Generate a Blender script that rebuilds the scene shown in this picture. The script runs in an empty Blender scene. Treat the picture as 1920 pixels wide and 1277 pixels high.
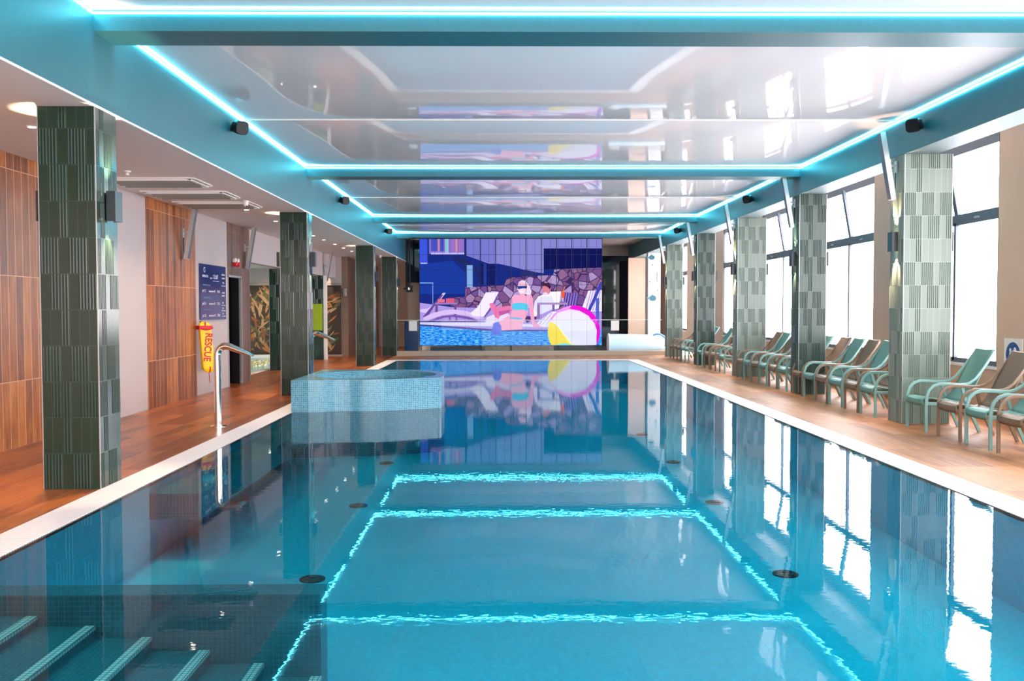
import bpy, bmesh, math, random
from mathutils import Vector, Matrix
random.seed(7)
R = math.radians
sc = bpy.context.scene
col = sc.collection

# ------------------------------------------------------------------ camera, world, exposure
cam_d = bpy.data.cameras.new('camera'); cam = bpy.data.objects.new('camera', cam_d); col.objects.link(cam)
cam_d.sensor_width = 36; cam_d.lens = 1720.5 / 1920 * 36; cam_d.clip_end = 200
cam.location = (0, 0, 1.6)
cam.matrix_world = (Matrix.Translation((0, 0, 1.6)) @ Matrix.Rotation(-0.0123, 4, 'Z')
                    @ Matrix.Rotation(math.pi / 2 - 0.0344, 4, 'X') @ Matrix.Rotation(-0.0015, 4, 'Z'))
sc.camera = cam
w = bpy.data.worlds.new('world'); sc.world = w; w.use_nodes = True
w.node_tree.nodes['Background'].inputs[0].default_value = (0.96, 0.89, 0.84, 1)
w.node_tree.nodes['Background'].inputs[1].default_value = 6.2
sc.view_settings.view_transform = 'Standard'; sc.view_settings.look = 'None'
sc.view_settings.exposure = 0.82; sc.view_settings.gamma = 1; sc.view_settings.use_curve_mapping = False
cy = sc.cycles
cy.max_bounces = 8; cy.diffuse_bounces = 4; cy.glossy_bounces = 5; cy.transmission_bounces = 6; cy.transparent_max_bounces = 12
cy.caustics_reflective = False; cy.caustics_refractive = False; cy.sample_clamp_indirect = 4.0
cy.use_denoising = True

WINDOW_LIGHT = 8.0
LED_LIGHT = 24.0
WARM = (1.0, 0.62, 0.40)

# ------------------------------------------------------------------ materials
def lin(c):
    return tuple(((v / 255) / 12.92 if v / 255 <= .04045 else ((v / 255 + .055) / 1.055) ** 2.4) for v in c) + (1,)

class NT:
    def __init__(s, name):
        s.m = bpy.data.materials.new(name); s.m.use_nodes = True; s.t = s.m.node_tree
        s.b = s.t.nodes.get('Principled BSDF'); s.out = s.t.nodes.get('Material Output')
    def n(s, typ, **k):
        nd = s.t.nodes.new(typ)
        for a, v in k.items():
            if a.startswith('i_'):
                nd.inputs[int(a[2:])].default_value = v
            else: setattr(nd, a, v)
        return nd
    def l(s, a, b): s.t.links.new(a, b)
    def math(s, op, a, b=0.0, c=None):
        nd = s.n('ShaderNodeMath', operation=op)
        for i, v in enumerate((a, b, c)):
            if v is None: continue
            if hasattr(v, 'links'): s.l(v, nd.inputs[i])
            else: nd.inputs[i].default_value = v
        return nd.outputs[0]
    def mix(s, f, a, b):
        nd = s.n('ShaderNodeMix', data_type='RGBA')
        for i, v in ((0, f), (6, a), (7, b)):
            if hasattr(v, 'links'): s.l(v, nd.inputs[i])
            else: nd.inputs[i].default_value = v
        return nd.outputs[2]
    def obj(s):
        return s.n('ShaderNodeTexCoord').outputs['Object']
    def xyz(s, v):
        nd = s.n('ShaderNodeSeparateXYZ'); s.l(v, nd.inputs[0]); return nd.outputs
    def comb(s, x, y, z=0.0):
        nd = s.n('ShaderNodeCombineXYZ')
        for i, v in enumerate((x, y, z)):
            if hasattr(v, 'links'): s.l(v, nd.inputs[i])
            else: nd.inputs[i].default_value = v
        return nd.outputs[0]
    def boxuv(s):
        p = s.xyz(s.obj()); g = s.n('ShaderNodeNewGeometry'); q = s.xyz(g.outputs['True Normal'])
        nx = s.math('ROUND', s.math('ABSOLUTE', q[0])); nz = s.math('ROUND', s.math('ABSOLUTE', q[2]))
        u = s.math('ADD', s.math('MULTIPLY', p[0], s.math('SUBTRACT', 1, nx)), s.math('MULTIPLY', p[1], nx))
        v = s.math('ADD', s.math('MULTIPLY', p[2], s.math('SUBTRACT', 1, nz)), s.math('MULTIPLY', p[1], nz))
        return u, v
    def noise(s, vec, scale, detail=3, rough=.5):
        nd = s.n('ShaderNodeTexNoise'); s.l(vec, nd.inputs['Vector']); nd.inputs['Scale'].default_value = scale
        nd.inputs['Detail'].default_value = detail; nd.inputs['Roughness'].default_value = rough
        return nd.outputs[0]
    def bump(s, h, dist, strength=1.0):
        nd = s.n('ShaderNodeBump'); nd.inputs['Strength'].default_value = strength; nd.inputs['Distance'].default_value = dist
        s.l(h, nd.inputs['Height']); return nd.outputs[0]

def plain(name, rgb, rough=.5, metal=0.0, spec=.5, vary=.06, scale=6.0):
    k = NT(name); b = k.b
    c = lin(rgb)
    d = tuple(v * (1 - vary) for v in c[:3]) + (1,)
    k.l(k.mix(k.noise(k.obj(), scale), d, c), b.inputs['Base Color'])
    b.inputs['Roughness'].default_value = rough; b.inputs['Metallic'].default_value = metal
    b.inputs['Specular IOR Level'].default_value = spec
    return k.m

def emit(name, rgb, strength, linear=False):
    k = NT(name); b = k.b
    b.inputs['Base Color'].default_value = (0, 0, 0, 1)
    b.inputs['Emission Color'].default_value = (tuple(rgb) + (1,)) if linear else lin(rgb)
    b.inputs['Emission Strength'].default_value = strength
    b.inputs['Roughness'].default_value = .4; b.inputs['Specular IOR Level'].default_value = 0.0
    return k.m

def wood(name, c1, c2, c3, grout, along, pw=.2, pl=1.2, rough=.35, gstr=.5):
    """ plank tiles: along = 'z' (vertical on an x wall) or 'y' (floor running down the hall)"""
    k = NT(name); p = k.xyz(k.obj())
    if along == 'z': L, W = p[2], p[1]
    else: L, W = p[1], p[0]
    br = k.n('ShaderNodeTexBrick', offset=.37, offset_frequency=1)
    k.l(k.comb(L, W), br.inputs['Vector'])
    br.inputs['Scale'].default_value = 1; br.inputs['Mortar Size'].default_value = .0045
    br.inputs['Brick Width'].default_value = pl; br.inputs['Row Height'].default_value = pw
    br.inputs['Bias'].default_value = 0
    br.inputs['Color1'].default_value = (0, 0, 0, 1); br.inputs['Color2'].default_value = (1, 1, 1, 1)
    grain = k.noise(k.comb(k.math('MULTIPLY', L, 1.2), k.math('MULTIPLY', W, 16), br.outputs['Color']), 2.2, 5, .6)
    blot = k.noise(k.comb(k.math('MULTIPLY', L, 1.5), k.math('MULTIPLY', W, 3)), 1.6, 3)
    tone = k.mix(.5, br.outputs['Color'], k.comb(grain, grain, grain))
    rp = k.n('ShaderNodeValToRGB'); k.l(k.math('ADD', k.math('MULTIPLY', grain, .62), k.math('ADD', k.math('MULTIPLY', blot, .22), k.math('MULTIPLY', br.outputs['Color'], .30))), rp.inputs[0])
    e = rp.color_ramp.elements; e[0].position = .36; e[0].color = lin(c1); e[1].position = .78; e[1].color = lin(c3)
    m = rp.color_ramp.elements.new(.56); m.color = lin(c2)
    k.l(k.mix(k.math('MULTIPLY', br.outputs['Fac'], gstr), rp.outputs[0], lin(grout)), k.b.inputs['Base Color'])
    k.b.inputs['Roughness'].default_value = rough
    k.l(k.bump(k.math('MULTIPLY', br.outputs['Fac'], -1), .002, .6), k.b.inputs['Normal'])
    return k.m

def mosaic(name, c1, c2, grout, size=.03, use_uv=False, rough=.18, gap=.0028):
    k = NT(name)
    if use_uv:
        tc = k.n('ShaderNodeTexCoord'); q = k.xyz(tc.outputs['UV']); u, v = q[0], q[1]
    else: u, v = k.boxuv()
    br = k.n('ShaderNodeTexBrick', offset=0.0); vec = k.comb(u, v); k.l(vec, br.inputs['Vector'])
    br.inputs['Scale'].default_value = 1; br.inputs['Mortar Size'].default_value = gap
    br.inputs['Brick Width'].default_value = size; br.inputs['Row Height'].default_value = size
    br.inputs['Color1'].default_value = lin(c1); br.inputs['Color2'].default_value = lin(c2); br.inputs['Mortar'].default_value = lin(grout)
    k.l(br.outputs['Color'], k.b.inputs['Base Color']); k.b.inputs['Roughness'].default_value = rough
    k.l(k.bump(k.math('MULTIPLY', br.outputs['Fac'], -1), .002, .5), k.b.inputs['Normal'])
    return k.m

def vinyl(name, rgb):
    k = NT(name); u, v = k.boxuv()
    fine = k.noise(k.comb(k.math('MULTIPLY', u, 90), k.math('MULTIPLY', v, 9)), 1.0, 2)
    fine2 = k.noise(k.comb(k.math('MULTIPLY', u, 14), k.math('MULTIPLY', v, 1.2)), 1.0, 3)
    c = lin(rgb)
    k.l(k.mix(k.math('MULTIPLY', k.math('ADD', fine, fine2), .5), tuple(x * .82 for x in c[:3]) + (1,), tuple(min(1, x * 1.15) for x in c[:3]) + (1,)), k.b.inputs['Base Color'])
    k.b.inputs['Roughness'].default_value = .42
    k.l(k.bump(fine, .0008, .5), k.b.inputs['Normal'])
    return k.m

def tile_mat(name, rgb, rough=.36):
    k = NT(name); u, v = k.boxuv()
    br = k.n('ShaderNodeTexBrick', offset=0.0); k.l(k.comb(u, v), br.inputs['Vector'])
    br.inputs['Scale'].default_value = 1; br.inputs['Mortar Size'].default_value = .0014
    br.inputs['Brick Width'].default_value = .085; br.inputs['Row Height'].default_value = .3195
    c = lin(rgb); br.inputs['Color1'].default_value = c; br.inputs['Color2'].default_value = tuple(x * .86 for x in c[:3]) + (1,)
    br.inputs['Mortar'].default_value = tuple(min(1, x * 1.9 + .02) for x in c[:3]) + (1,)
    k.l(br.outputs['Color'], k.b.inputs['Base Color']); k.b.inputs['Roughness'].default_value = rough
    return k.m

def glass(name, tint=(.93, .97, .97), extra=.0):
    k = NT(name); k.t.nodes.remove(k.b)
    tr = k.n('ShaderNodeBsdfTransparent'); tr.inputs[0].default_value = tint + (1,)
    gl = k.n('ShaderNodeBsdfGlossy'); gl.inputs['Roughness'].default_value = .01
    fr = k.n('ShaderNodeFresnel'); fr.inputs[0].default_value = 1.5
    mx = k.n('ShaderNodeMixShader'); k.l(k.math('ADD', k.math('MULTIPLY', fr.outputs[0], .15), extra), mx.inputs[0])
    k.l(tr.outputs[0], mx.inputs[1]); k.l(gl.outputs[0], mx.inputs[2]); k.l(mx.outputs[0], k.out.inputs[0])
    return k.m

def water_mat(name, tint, amp, ior=1.25, sc_=3.0):
    k = NT(name); k.t.nodes.remove(k.b)
    o = k.obj(); q = k.xyz(o)
    n1 = k.noise(k.comb(k.math('MULTIPLY', q[0], 3.2), k.math('MULTIPLY', q[1], 4.2)), sc_, 2, .5)
    n2 = k.noise(k.comb(k.math('MULTIPLY', q[0], .5), k.math('MULTIPLY', q[1], .5)), 1.0, 1, .5)
    bp = k.bump(k.math('ADD', n1, k.math('MULTIPLY', n2, 4)), amp)
    tr = k.n('ShaderNodeBsdfTransparent'); tr.inputs[0].default_value = tint + (1,)
    gl = k.n('ShaderNodeBsdfGlossy'); gl.inputs['Roughness'].default_value = .010; k.l(bp, gl.inputs['Normal'])
    fr = k.n('ShaderNodeFresnel'); fr.inputs[0].default_value = ior; k.l(bp, fr.inputs['Normal'])
    mx = k.n('ShaderNodeMixShader'); k.l(fr.outputs[0], mx.inputs[0])
    k.l(tr.outputs[0], mx.inputs[1]); k.l(gl.outputs[0], mx.inputs[2]); k.l(mx.outputs[0], k.out.inputs[0])
    return k.m

M = {}
M['wood_wall'] = wood('wood_look_wall_tile', (88, 40, 10), (136, 72, 24), (182, 108, 44), (214, 166, 130), 'z', .165, 1.22, .38, .8)
M['wood_dark'] = wood('dark_wood_look_tile', (58, 38, 28), (94, 62, 46), (124, 86, 66), (160, 130, 110), 'z', .2, 1.22, .38, .5)
M['deck_left'] = wood('red_wood_look_floor_tile', (94, 40, 10), (142, 70, 22), (186, 106, 44), (214, 160, 120), 'y', .2, 1.2, .3, .5)
M['deck_right'] = wood('window_lit_wood_look_floor_tile', (112, 68, 36), (150, 98, 56), (178, 124, 78), (190, 146, 108), 'y', .2, 1.2, .48, .6)  # paler than the left deck: window light painted into the plank colours
M['white_wall'] = plain('brushed_white_plaster', (184, 170, 168), .5, vary=.10, scale=2.2)
M['beige_wall'] = plain('beige_stone_tile', (206, 172, 148), .42, vary=.1, scale=1.5)
M['soffit'] = plain('matt_ceiling_paint', (226, 216, 210), .7, vary=.02)
M['soffit_right'] = plain('pale_teal_soffit_paint', (118, 136, 138), .6)
M['slat_grey'] = plain('slat_grey_paint', (140, 142, 134), .6)
M['vent_backing'] = plain('dark_vent_backing', (84, 80, 78), .7)
M['white'] = plain('white_paint', (226, 222, 218), .45, vary=.02)
M['vinyl'] = vinyl('teal_woven_vinyl', (34, 98, 110))
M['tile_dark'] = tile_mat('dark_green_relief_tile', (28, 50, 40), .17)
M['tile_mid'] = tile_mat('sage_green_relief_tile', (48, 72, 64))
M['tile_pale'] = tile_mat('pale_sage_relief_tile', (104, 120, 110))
M['mosaic_floor'] = mosaic('turquoise_glass_mosaic', (6, 202, 234), (12, 218, 248), (60, 208, 232))
M['mosaic_tub'] = mosaic('blue_glass_mosaic', (44, 116, 144), (80, 154, 180), (140, 186, 198), .03, True)
M['mosaic_step'] = mosaic('step_mosaic', (26, 112, 130), (34, 124, 142), (52, 134, 150))
M['nosing'] = mosaic('pale_nosing_mosaic', (252, 252, 252), (244, 250, 250), (110, 150, 160), .03, gap=.003)
M['black_metal'] = plain('dark_powder_coat', (28, 36, 42), .35, vary=.1)
M['black'] = plain('black_plastic', (12, 13, 17), .45, spec=.3)
M['chrome'] = plain('polished_steel', (226, 222, 216), .08, 1.0, vary=.02)
M['silver'] = plain('brushed_aluminium', (176, 176, 178), .35, .7, vary=.05)
M['frame'] = plain('anthracite_window_frame', (76, 84, 96), .4, vary=.05)
M['navy_glass'] = plain('dark_glass', (14, 22, 40), .05, spec=.8)
M['grey'] = plain('warm_grey_paint', (150, 140, 134), .5)
M['kerb'] = plain('beige_metal_kerb', (176, 156, 138), .4)
M['brown'] = plain('brown_resin', (120, 100, 82), .42, vary=.06)
M['teal'] = plain('teal_resin', (112, 152, 146), .42, vary=.06)
M['yellow'] = plain('yellow_foam', (250, 208, 10), .45, vary=.05)
M['red'] = plain('red_strap', (196, 30, 40), .5)
M['lime'] = plain('lime_green_panel', (150, 175, 20), .4)
M['window_pane'] = emit('bright_frosted_pane', (.97, .92, .97), WINDOW_LIGHT, True)
M['led'] = emit('cyan_led_tape', (.10, .78, 1.0), LED_LIGHT, True)
M['lamp'] = emit('warm_lamp_lens', (1.0, .80, .55), 9, True)
M['lamp_white'] = emit('downlight_lens', (1.0, .93, .82), 8, True)
M['glass'] = glass('clear_glass', extra=0.0)
M['water'] = water_mat('pool_water', (.5, .97, 1.0), .0003)
M['water_dark'] = water_mat('spa_water', (.5, .8, .85), .02, sc_=6)

# ceiling: stretched lacquer
k = NT('white_lacquer_stretch_ceiling'); k.b.inputs['Base Color'].default_value = lin((238, 234, 236)); k.b.inputs['Roughness'].default_value = .035
k.b.inputs['IOR'].default_value = 1.6
M['lacquer'] = k.m
# overflow grate: slatted
k = NT('white_overflow_grate_plastic'); p = k.xyz(k.obj()); g = None
def slats(k, coord, pitch):
    f = k.math('FRACT', k.math('DIVIDE', coord, pitch)); return k.math('LESS_THAN', f, .28)
sy = slats(k, p[1], .032)
k.l(k.mix(sy, lin((252, 244, 242)), lin((206, 184, 182))), k.b.inputs['Base Color']); k.b.inputs['Roughness'].default_value = .5
M['grate'] = k.m
# chair mesh fabrics: woven lines
for nm, c in (('brown', (122, 102, 82)), ('teal', (100, 148, 138))):
    k = NT(nm + '_perforated_resin'); p = k.xyz(k.obj())
    f = k.math('LESS_THAN', k.math('FRACT', k.math('DIVIDE', p[1], .016)), .3)
    f2 = k.math('LESS_THAN', k.math('FRACT', k.math('DIVIDE', p[2], .02)), .75)
    c_ = lin(c); k.l(k.mix(k.math('MULTIPLY', f, f2), c_, tuple(x * .5 for x in c_[:3]) + (1,)), k.b.inputs['Base Color']); k.b.inputs['Roughness'].default_value = .5
    M[nm + '_net'] = k.m

# ------------------------------------------------------------------ mesh helpers
class MB:
    def __init__(s): s.v = []; s.f = []; s.mi = []; s.uv = {}
    def quad(s, pts, mi=0, uv=None):
        i = len(s.v); s.v += [tuple(p) for p in pts]; s.f.append(tuple(range(i, i + len(pts)))); s.mi.append(mi)
        if uv: s.uv[len(s.f) - 1] = uv
        return s
    def box(s, x0, x1, y0, y1, z0, z1, mi=0):
        i = len(s.v)
        s.v += [(x, y, z) for z in (z0, z1) for y in (y0, y1) for x in (x0, x1)]
        for f in ((0, 2, 3, 1), (4, 5, 7, 6), (0, 1, 5, 4), (2, 6, 7, 3), (0, 4, 6, 2), (1, 3, 7, 5)):
            s.f.append(tuple(i + j for j in f)); s.mi.append(mi)
        return s
    def obox(s, c, ax, ay, az, hx, hy, hz, mi=0):
        """oriented box: centre, axes, half sizes"""
        i = len(s.v); c = Vector(c)
        for sz in (-1, 1):
            for sy_ in (-1, 1):
                for sx in (-1, 1):
                    s.v.append(tuple(c + Vector(ax) * hx * sx + Vector(ay) * hy * sy_ + Vector(az) * hz * sz))
        for f in ((0, 2, 3, 1), (4, 5, 7, 6), (0, 1, 5, 4), (2, 6, 7, 3), (0, 4, 6, 2), (1, 3, 7, 5)):
            s.f.append(tuple(i + j for j in f)); s.mi.append(mi)
        return s
    def sweep(s, pts, ra, rb=None, n=10, side=None, mi=0, cap=True):
        """tube along pts; ra may be a list; side = fixed side axis for the section"""
        pts = [Vector(p) for p in pts]; rb = ra if rb is None else rb
        i0 = len(s.v)
        for j, p in enumerate(pts):
            t = (pts[min(j + 1, len(pts) - 1)] - pts[max(j - 1, 0)]).normalized()
            sd = Vector(side) if side else (Vector((0, 1, 0)) if abs(t.y) < .9 else Vector((1, 0, 0)))
            a = (sd - t * sd.dot(t)).normalized(); b = t.cross(a)
            r1 = ra[j] if isinstance(ra, (list, tuple)) else ra
            r2 = rb[j] if isinstance(rb, (list, tuple)) else rb
            for q in range(n):
                an = 2 * math.pi * q / n
                ca, sa = math.cos(an), math.sin(an)
                if n == 8 and side:     # superellipse: soft rectangular section
                    ca = math.copysign(abs(ca) ** .6, ca); sa = math.copysign(abs(sa) ** .6, sa)
                s.v.append(tuple(p + a * r1 * ca + b * r2 * sa))
        for j in range(len(pts) - 1):
            for q in range(n):
                a_, b_ = i0 + j * n + q, i0 + j * n + (q + 1) % n
                s.f.append((a_, b_, b_ + n, a_ + n)); s.mi.append(mi)
        if cap:
            s.f.append(tuple(i0 + q for q in range(n))[::-1]); s.mi.append(mi)
            s.f.append(tuple(i0 + (len(pts) - 1) * n + q for q in range(n))); s.mi.append(mi)
        return s
    def lathe(s, prof, c=(0, 0, 0), n=20, mi=0, axis='z'):
        i0 = len(s.v); c = Vector(c)
        for (r, h) in prof:
            for q in range(n):
                an = 2 * math.pi * q / n; x, y = r * math.cos(an), r * math.sin(an)
                p = {'z': (x, y, h), 'x': (h, x, y), 'y': (x, h, y)}[axis]
                s.v.append(tuple(c + Vector(p)))
        for j in range(len(prof) - 1):
            for q in range(n):
                a_, b_ = i0 + j * n + q, i0 + j * n + (q + 1) % n
                s.f.append((a_, b_, b_ + n, a_ + n)); s.mi.append(mi)
        s.f.append(tuple(i0 + q for q in range(n))[::-1]); s.mi.append(mi)
        s.f.append(tuple(i0 + (len(prof) - 1) * n + q for q in range(n))); s.mi.append(mi)
        return s
    def build(s, name, mat, parent=None, loc=None, smooth=False, recalc=True):
        me = bpy.data.meshes.new(name); me.from_pydata(s.v, [], s.f)
        mats = mat if isinstance(mat, (list, tuple)) else [mat]
        for m_ in mats: me.materials.append(m_)
        for i, p in enumerate(me.polygons): p.material_index = s.mi[i]
        if s.uv:
            ul = me.uv_layers.new(name='UVMap')
            for i, p in enumerate(me.polygons):
                if i in s.uv:
                    for j, li in enumerate(p.loop_indices): ul.data[li].uv = s.uv[i][j]
        if recalc:
            bm = bmesh.new(); bm.from_mesh(me)
            bmesh.ops.recalc_face_normals(bm, faces=bm.faces); bm.to_mesh(me); bm.free()
        if smooth:
            for p in me.polygons: p.use_smooth = True
            try: me.set_sharp_from_angle(angle=R(38))
            except Exception: pass
        me.update()
        o = bpy.data.objects.new(name, me); col.objects.link(o)
        if loc: o.location = loc
        if parent: o.parent = parent
        return o

def tag(o, label, cat, group=None, kind=None):
    o['label'] = label; o['category'] = cat
    if group: o['group'] = group
    if kind: o['kind'] = kind
    return o
def struct(o): o['kind'] = 'structure'; return o
def empty(name, loc, label=None, cat=None, group=None):
    o = bpy.data.objects.new(name, None); col.objects.link(o); o.location = loc; o.empty_display_size = .1
    if label: tag(o, label, cat, group)
    return o
def copy_tree(o, parent=None):
    c = o.copy(); col.objects.link(c)
    if parent: c.parent = parent
    for ch in list(o.children): copy_tree(ch, c)
    return c
def text_mesh(txt, size, mat, name, parent, mw, width=None, bold=0.0):
    cu = bpy.data.curves.new('t', 'FONT'); cu.body = txt; cu.size = size; cu.extrude = .0008; cu.offset = bold
    cu.align_x = 'CENTER'; cu.align_y = 'CENTER'
    to = bpy.data.objects.new('t', cu); col.objects.link(to)
    bpy.context.view_layer.update()
    me = bpy.data.meshes.new_from_object(to.evaluated_get(bpy.context.evaluated_depsgraph_get()))
    bpy.data.objects.remove(to)
    if width:
        xs = [v.co.x for v in me.vertices]; f = width / max(1e-4, max(xs) - min(xs))
        for v in me.vertices: v.co.x *= f
    me.materials.clear(); me.materials.append(mat); me.transform(mw)
    o = bpy.data.objects.new(name, me); col.objects.link(o); o.parent = parent
    return o
def spot(parent, loc, direction, power, angle, blend=.6, rgb=WARM, size=.02):
    l = bpy.data.lights.new('lamp_light', 'SPOT'); l.energy = power; l.color = rgb; l.spot_size = R(angle); l.spot_blend = blend
    l.shadow_soft_size = size
    o = bpy.data.objects.new('lamp_light', l); col.objects.link(o); o.parent = parent; o.location = loc
    o.rotation_euler = Vector(direction).to_track_quat('-Z', 'Y').to_euler()
    return o

# ------------------------------------------------------------------ measures (metres)
XLi, XLo, XRi, XRo = -3.246, -3.567, 3.98, 4.315       # water edges and outer grate edges
XL, XR = -3.569, 5.554                                   # pool faces of the column rows
Y0, SP, DEP = 8.178, 4.426, .446
YB = -3.0                                              # where the modelled hall begins behind the camera
YE0, YE1 = 28.53, 28.86                                # far pool edge, far grate edge
WL, WR = -5.62, 6.95
ZL, ZR, ZB, ZC = 3.391, 3.727, 4.042, 4.222
DEPTH = -.72

# ------------------------------------------------------------------ structure: floors
struct(MB().box(-12.5, XLo, YB, 20.7, -.25, 0).box(-6.15, XLo, 20.7, 39.5, -.25, 0).box(-12.5, -6.15, 31.3, 39.5, -.25, 0).build('floor', M['deck_left']))
struct(MB().box(XRo, WR + .4, YB, 31.45, -.25, 0).build('floor', M['deck_right']))
struct(MB().box(XLo, XRo, YE1, 31.45, -.25, 0).build('floor', M['deck_right']))
struct(MB().box(XLo, 7.4, 31.45, 40.2, -.5, -.3).build('floor', M['grey']))
struct(MB().box(XLo, XR + .1, 31.5, 31.82, -.1, .15).build('trim_1', M['kerb']))

# ------------------------------------------------------------------ ceilings
def membrane(y0, y1, x0=XL, x1=XR, h=.068):
    b = MB(); nx, ny = 40, 24
    def zz(u, v): return ZC - h * (1 - abs(u) ** 4) * (1 - abs(v) ** 3)
    us = [math.sin(math.pi / 2 * (-1 + 2 * i / nx)) for i in range(nx + 1)]
    vs = [math.sin(math.pi / 2 * (-1 + 2 * i / ny)) for i in range(ny + 1)]
    for j in range(ny + 1):
        for i in range(nx + 1):
            b.v.append(((x0 + x1) / 2 + us[i] * (x1 - x0) / 2, (y0 + y1) / 2 + vs[j] * (y1 - y0) / 2, zz(us[i], vs[j])))
    for j in range(ny):
        for i in range(nx):
            a = j * (nx + 1) + i; b.f.append((a, a + nx + 1, a + nx + 2, a + 1)); b.mi.append(0)
    o = b.build('ceiling', M['lacquer'], recalc=False)
    for p in o.data.polygons: p.use_smooth = True
    return struct(o)
beams = [Y0, Y0 + 2 * SP, Y0 + 4 * SP, 31.45]
for a, b_ in ((YB, 2.9), (2.93, Y0)): membrane(a, b_)
for i, (a, c) in enumerate(((Y0 + DEP, Y0 + 2 * SP), (Y0 + 2 * SP + DEP, Y0 + 4 * SP), (Y0 + 4 * SP + DEP, 31.45))):
    m_ = (a + c) / 2
    membrane(a, m_ - .012); membrane(m_ + .012, c)
    struct(MB().box(XL, XR, m_ - .012, m_ + .012, ZC - .012, ZC + .02).build('trim_2', M['white']))
struct(MB().box(XL, XR, 31.9, 40.2, 4.3, 4.4).build('ceiling', M['grey']))
struct(MB().box(XL - .1, XR + .1, YB, 40, 4.42, 4.5).build('ceiling', M['soffit']))
for i, y in enumerate(beams):
    struct(MB().box(XL, XR, y, y + DEP, ZB, 4.45).build('trim_3', M['vinyl']))
# left fascia and low ceiling, right fascia and window bay ceiling
struct(MB().box(XL - .5, XL, YB, 39.5, ZL, 4.45).build('trim_4', M['vinyl']))
struct(MB().box(XL - .012, XL + .008, YB, 39.5, ZL - .006, ZL + .014).build('trim_5', M['white']))
struct(MB().box(-12.5, XL - .013, YB, 39.5, ZL, ZL + .12).build('ceiling', M['soffit']) if False else MB().box(-12.5, XL - .5, YB, 39.5, ZL, ZL + .12).box(XL - .5, XL - .013, YB, 39.5, ZL - .004, ZL).build('ceiling', M['soffit']))
struct(MB().box(XR, XR + .455, YB, 40, ZR, 4.45).build('trim_6', M['vinyl']))
struct(MB().box(XR + .004, XR + .45, YB, 40, ZR - .006, ZR).build('trim_7', M['soffit_right']))
struct(MB().box(XR + .455, WR + .35, YB, 40, 4.25, 4.4).build('ceiling', M['soffit']))

# ------------------------------------------------------------------ left wall: panels of wood-look tile and white plaster
def wl(y0, y1, m, n='wall_left', dx=0.0): return struct(MB().box(WL - .2, WL + dx, y0, y1, 0, ZL).build(n, M[m]))
wl(YB, 12.2, 'wood_wall'); wl(12.2, 14.66, 'white_wall', dx=-.004); wl(14.66, 17.02, 'wood_wall'); wl(17.02, 18.98, 'white_wall', dx=-.004)
struct(MB().box(WL - .2, WL, 19.98, 20.66, 0, ZL).box(WL - .2, WL, 18.98, 19.98, 2.3, ZL).build('wall_left', M['wood_dark']))
struct(MB().box(-12.5, WL - .2, 20.46, 20.66, 0, ZL).build('wall_side', M['white_wall']))
dr = struct(MB().box(WL - 1.2, WL - 1.15, 18.9, 20.1, 0, 2.35).box(WL - 1.2, WL - .2, 18.9, 18.98, 0, 2.35).box(WL - 1.2, WL - .2, 19.98, 20.1, 0, 2.35).box(WL - 1.2, WL - .2, 18.9, 20.1, 2.3, 2.4).build('door_1', M['black']))
MB().box(WL - .19, WL + .015, 19.94, 19.98, 0, 2.3).box(WL - .19, WL + .015, 18.98, 19.01, 0, 2.3).box(WL - .19, WL + .015, 18.98, 19.98, 2.27, 2.31).build('door_frame', M['silver'], dr)
MB().box(WL - .19, WL - .02, 19.86, 19.935, 0, 2.26).build('door_leaf', M['black'], dr)
struct(MB().box(WL - .2, WL, 20.66, 31.4, 2.66, ZL).build('trim_8', M['white_wall']))
struct(MB().box(-12.5, WL - .2, 20.66, 31.4, 3.0, 3.1).build('ceiling', M['soffit']))
struct(MB().box(-12.5, -12.3, YB, 39.5, 0, ZL).build('wall_far_left', M['white_wall']))
struct(MB().box(-12.3, -5.42, 31.4, 31.6, 0, ZL).build('wall_back_left', M['white_wall']))
struct(MB().box(-5.42, -5.2, 31.4, 39.4, 0, ZL).build('wall_left', M['wood_dark']))
struct(MB().box(-5.2, XL - .02, 39.2, 39.4, 0, ZL).build('wall_back_left', M['beige_wall']))
# ------------------------------------------------------------------ end wall
struct(MB().box(XL, 2.3, 39.9, 40.1, -.3, 4.4).box(2.3, 5.75, 39.9, 40.1, 3.9, 4.4).box(5.6, WR + .3, 39.9, 40.1, -.3, 4.3).build('wall_back', M['grey']))
struct(MB().box(2.3, 5.6, 39.95, 40.0, -.3, 3.9).build('window_20', M['navy_glass']))

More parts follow.
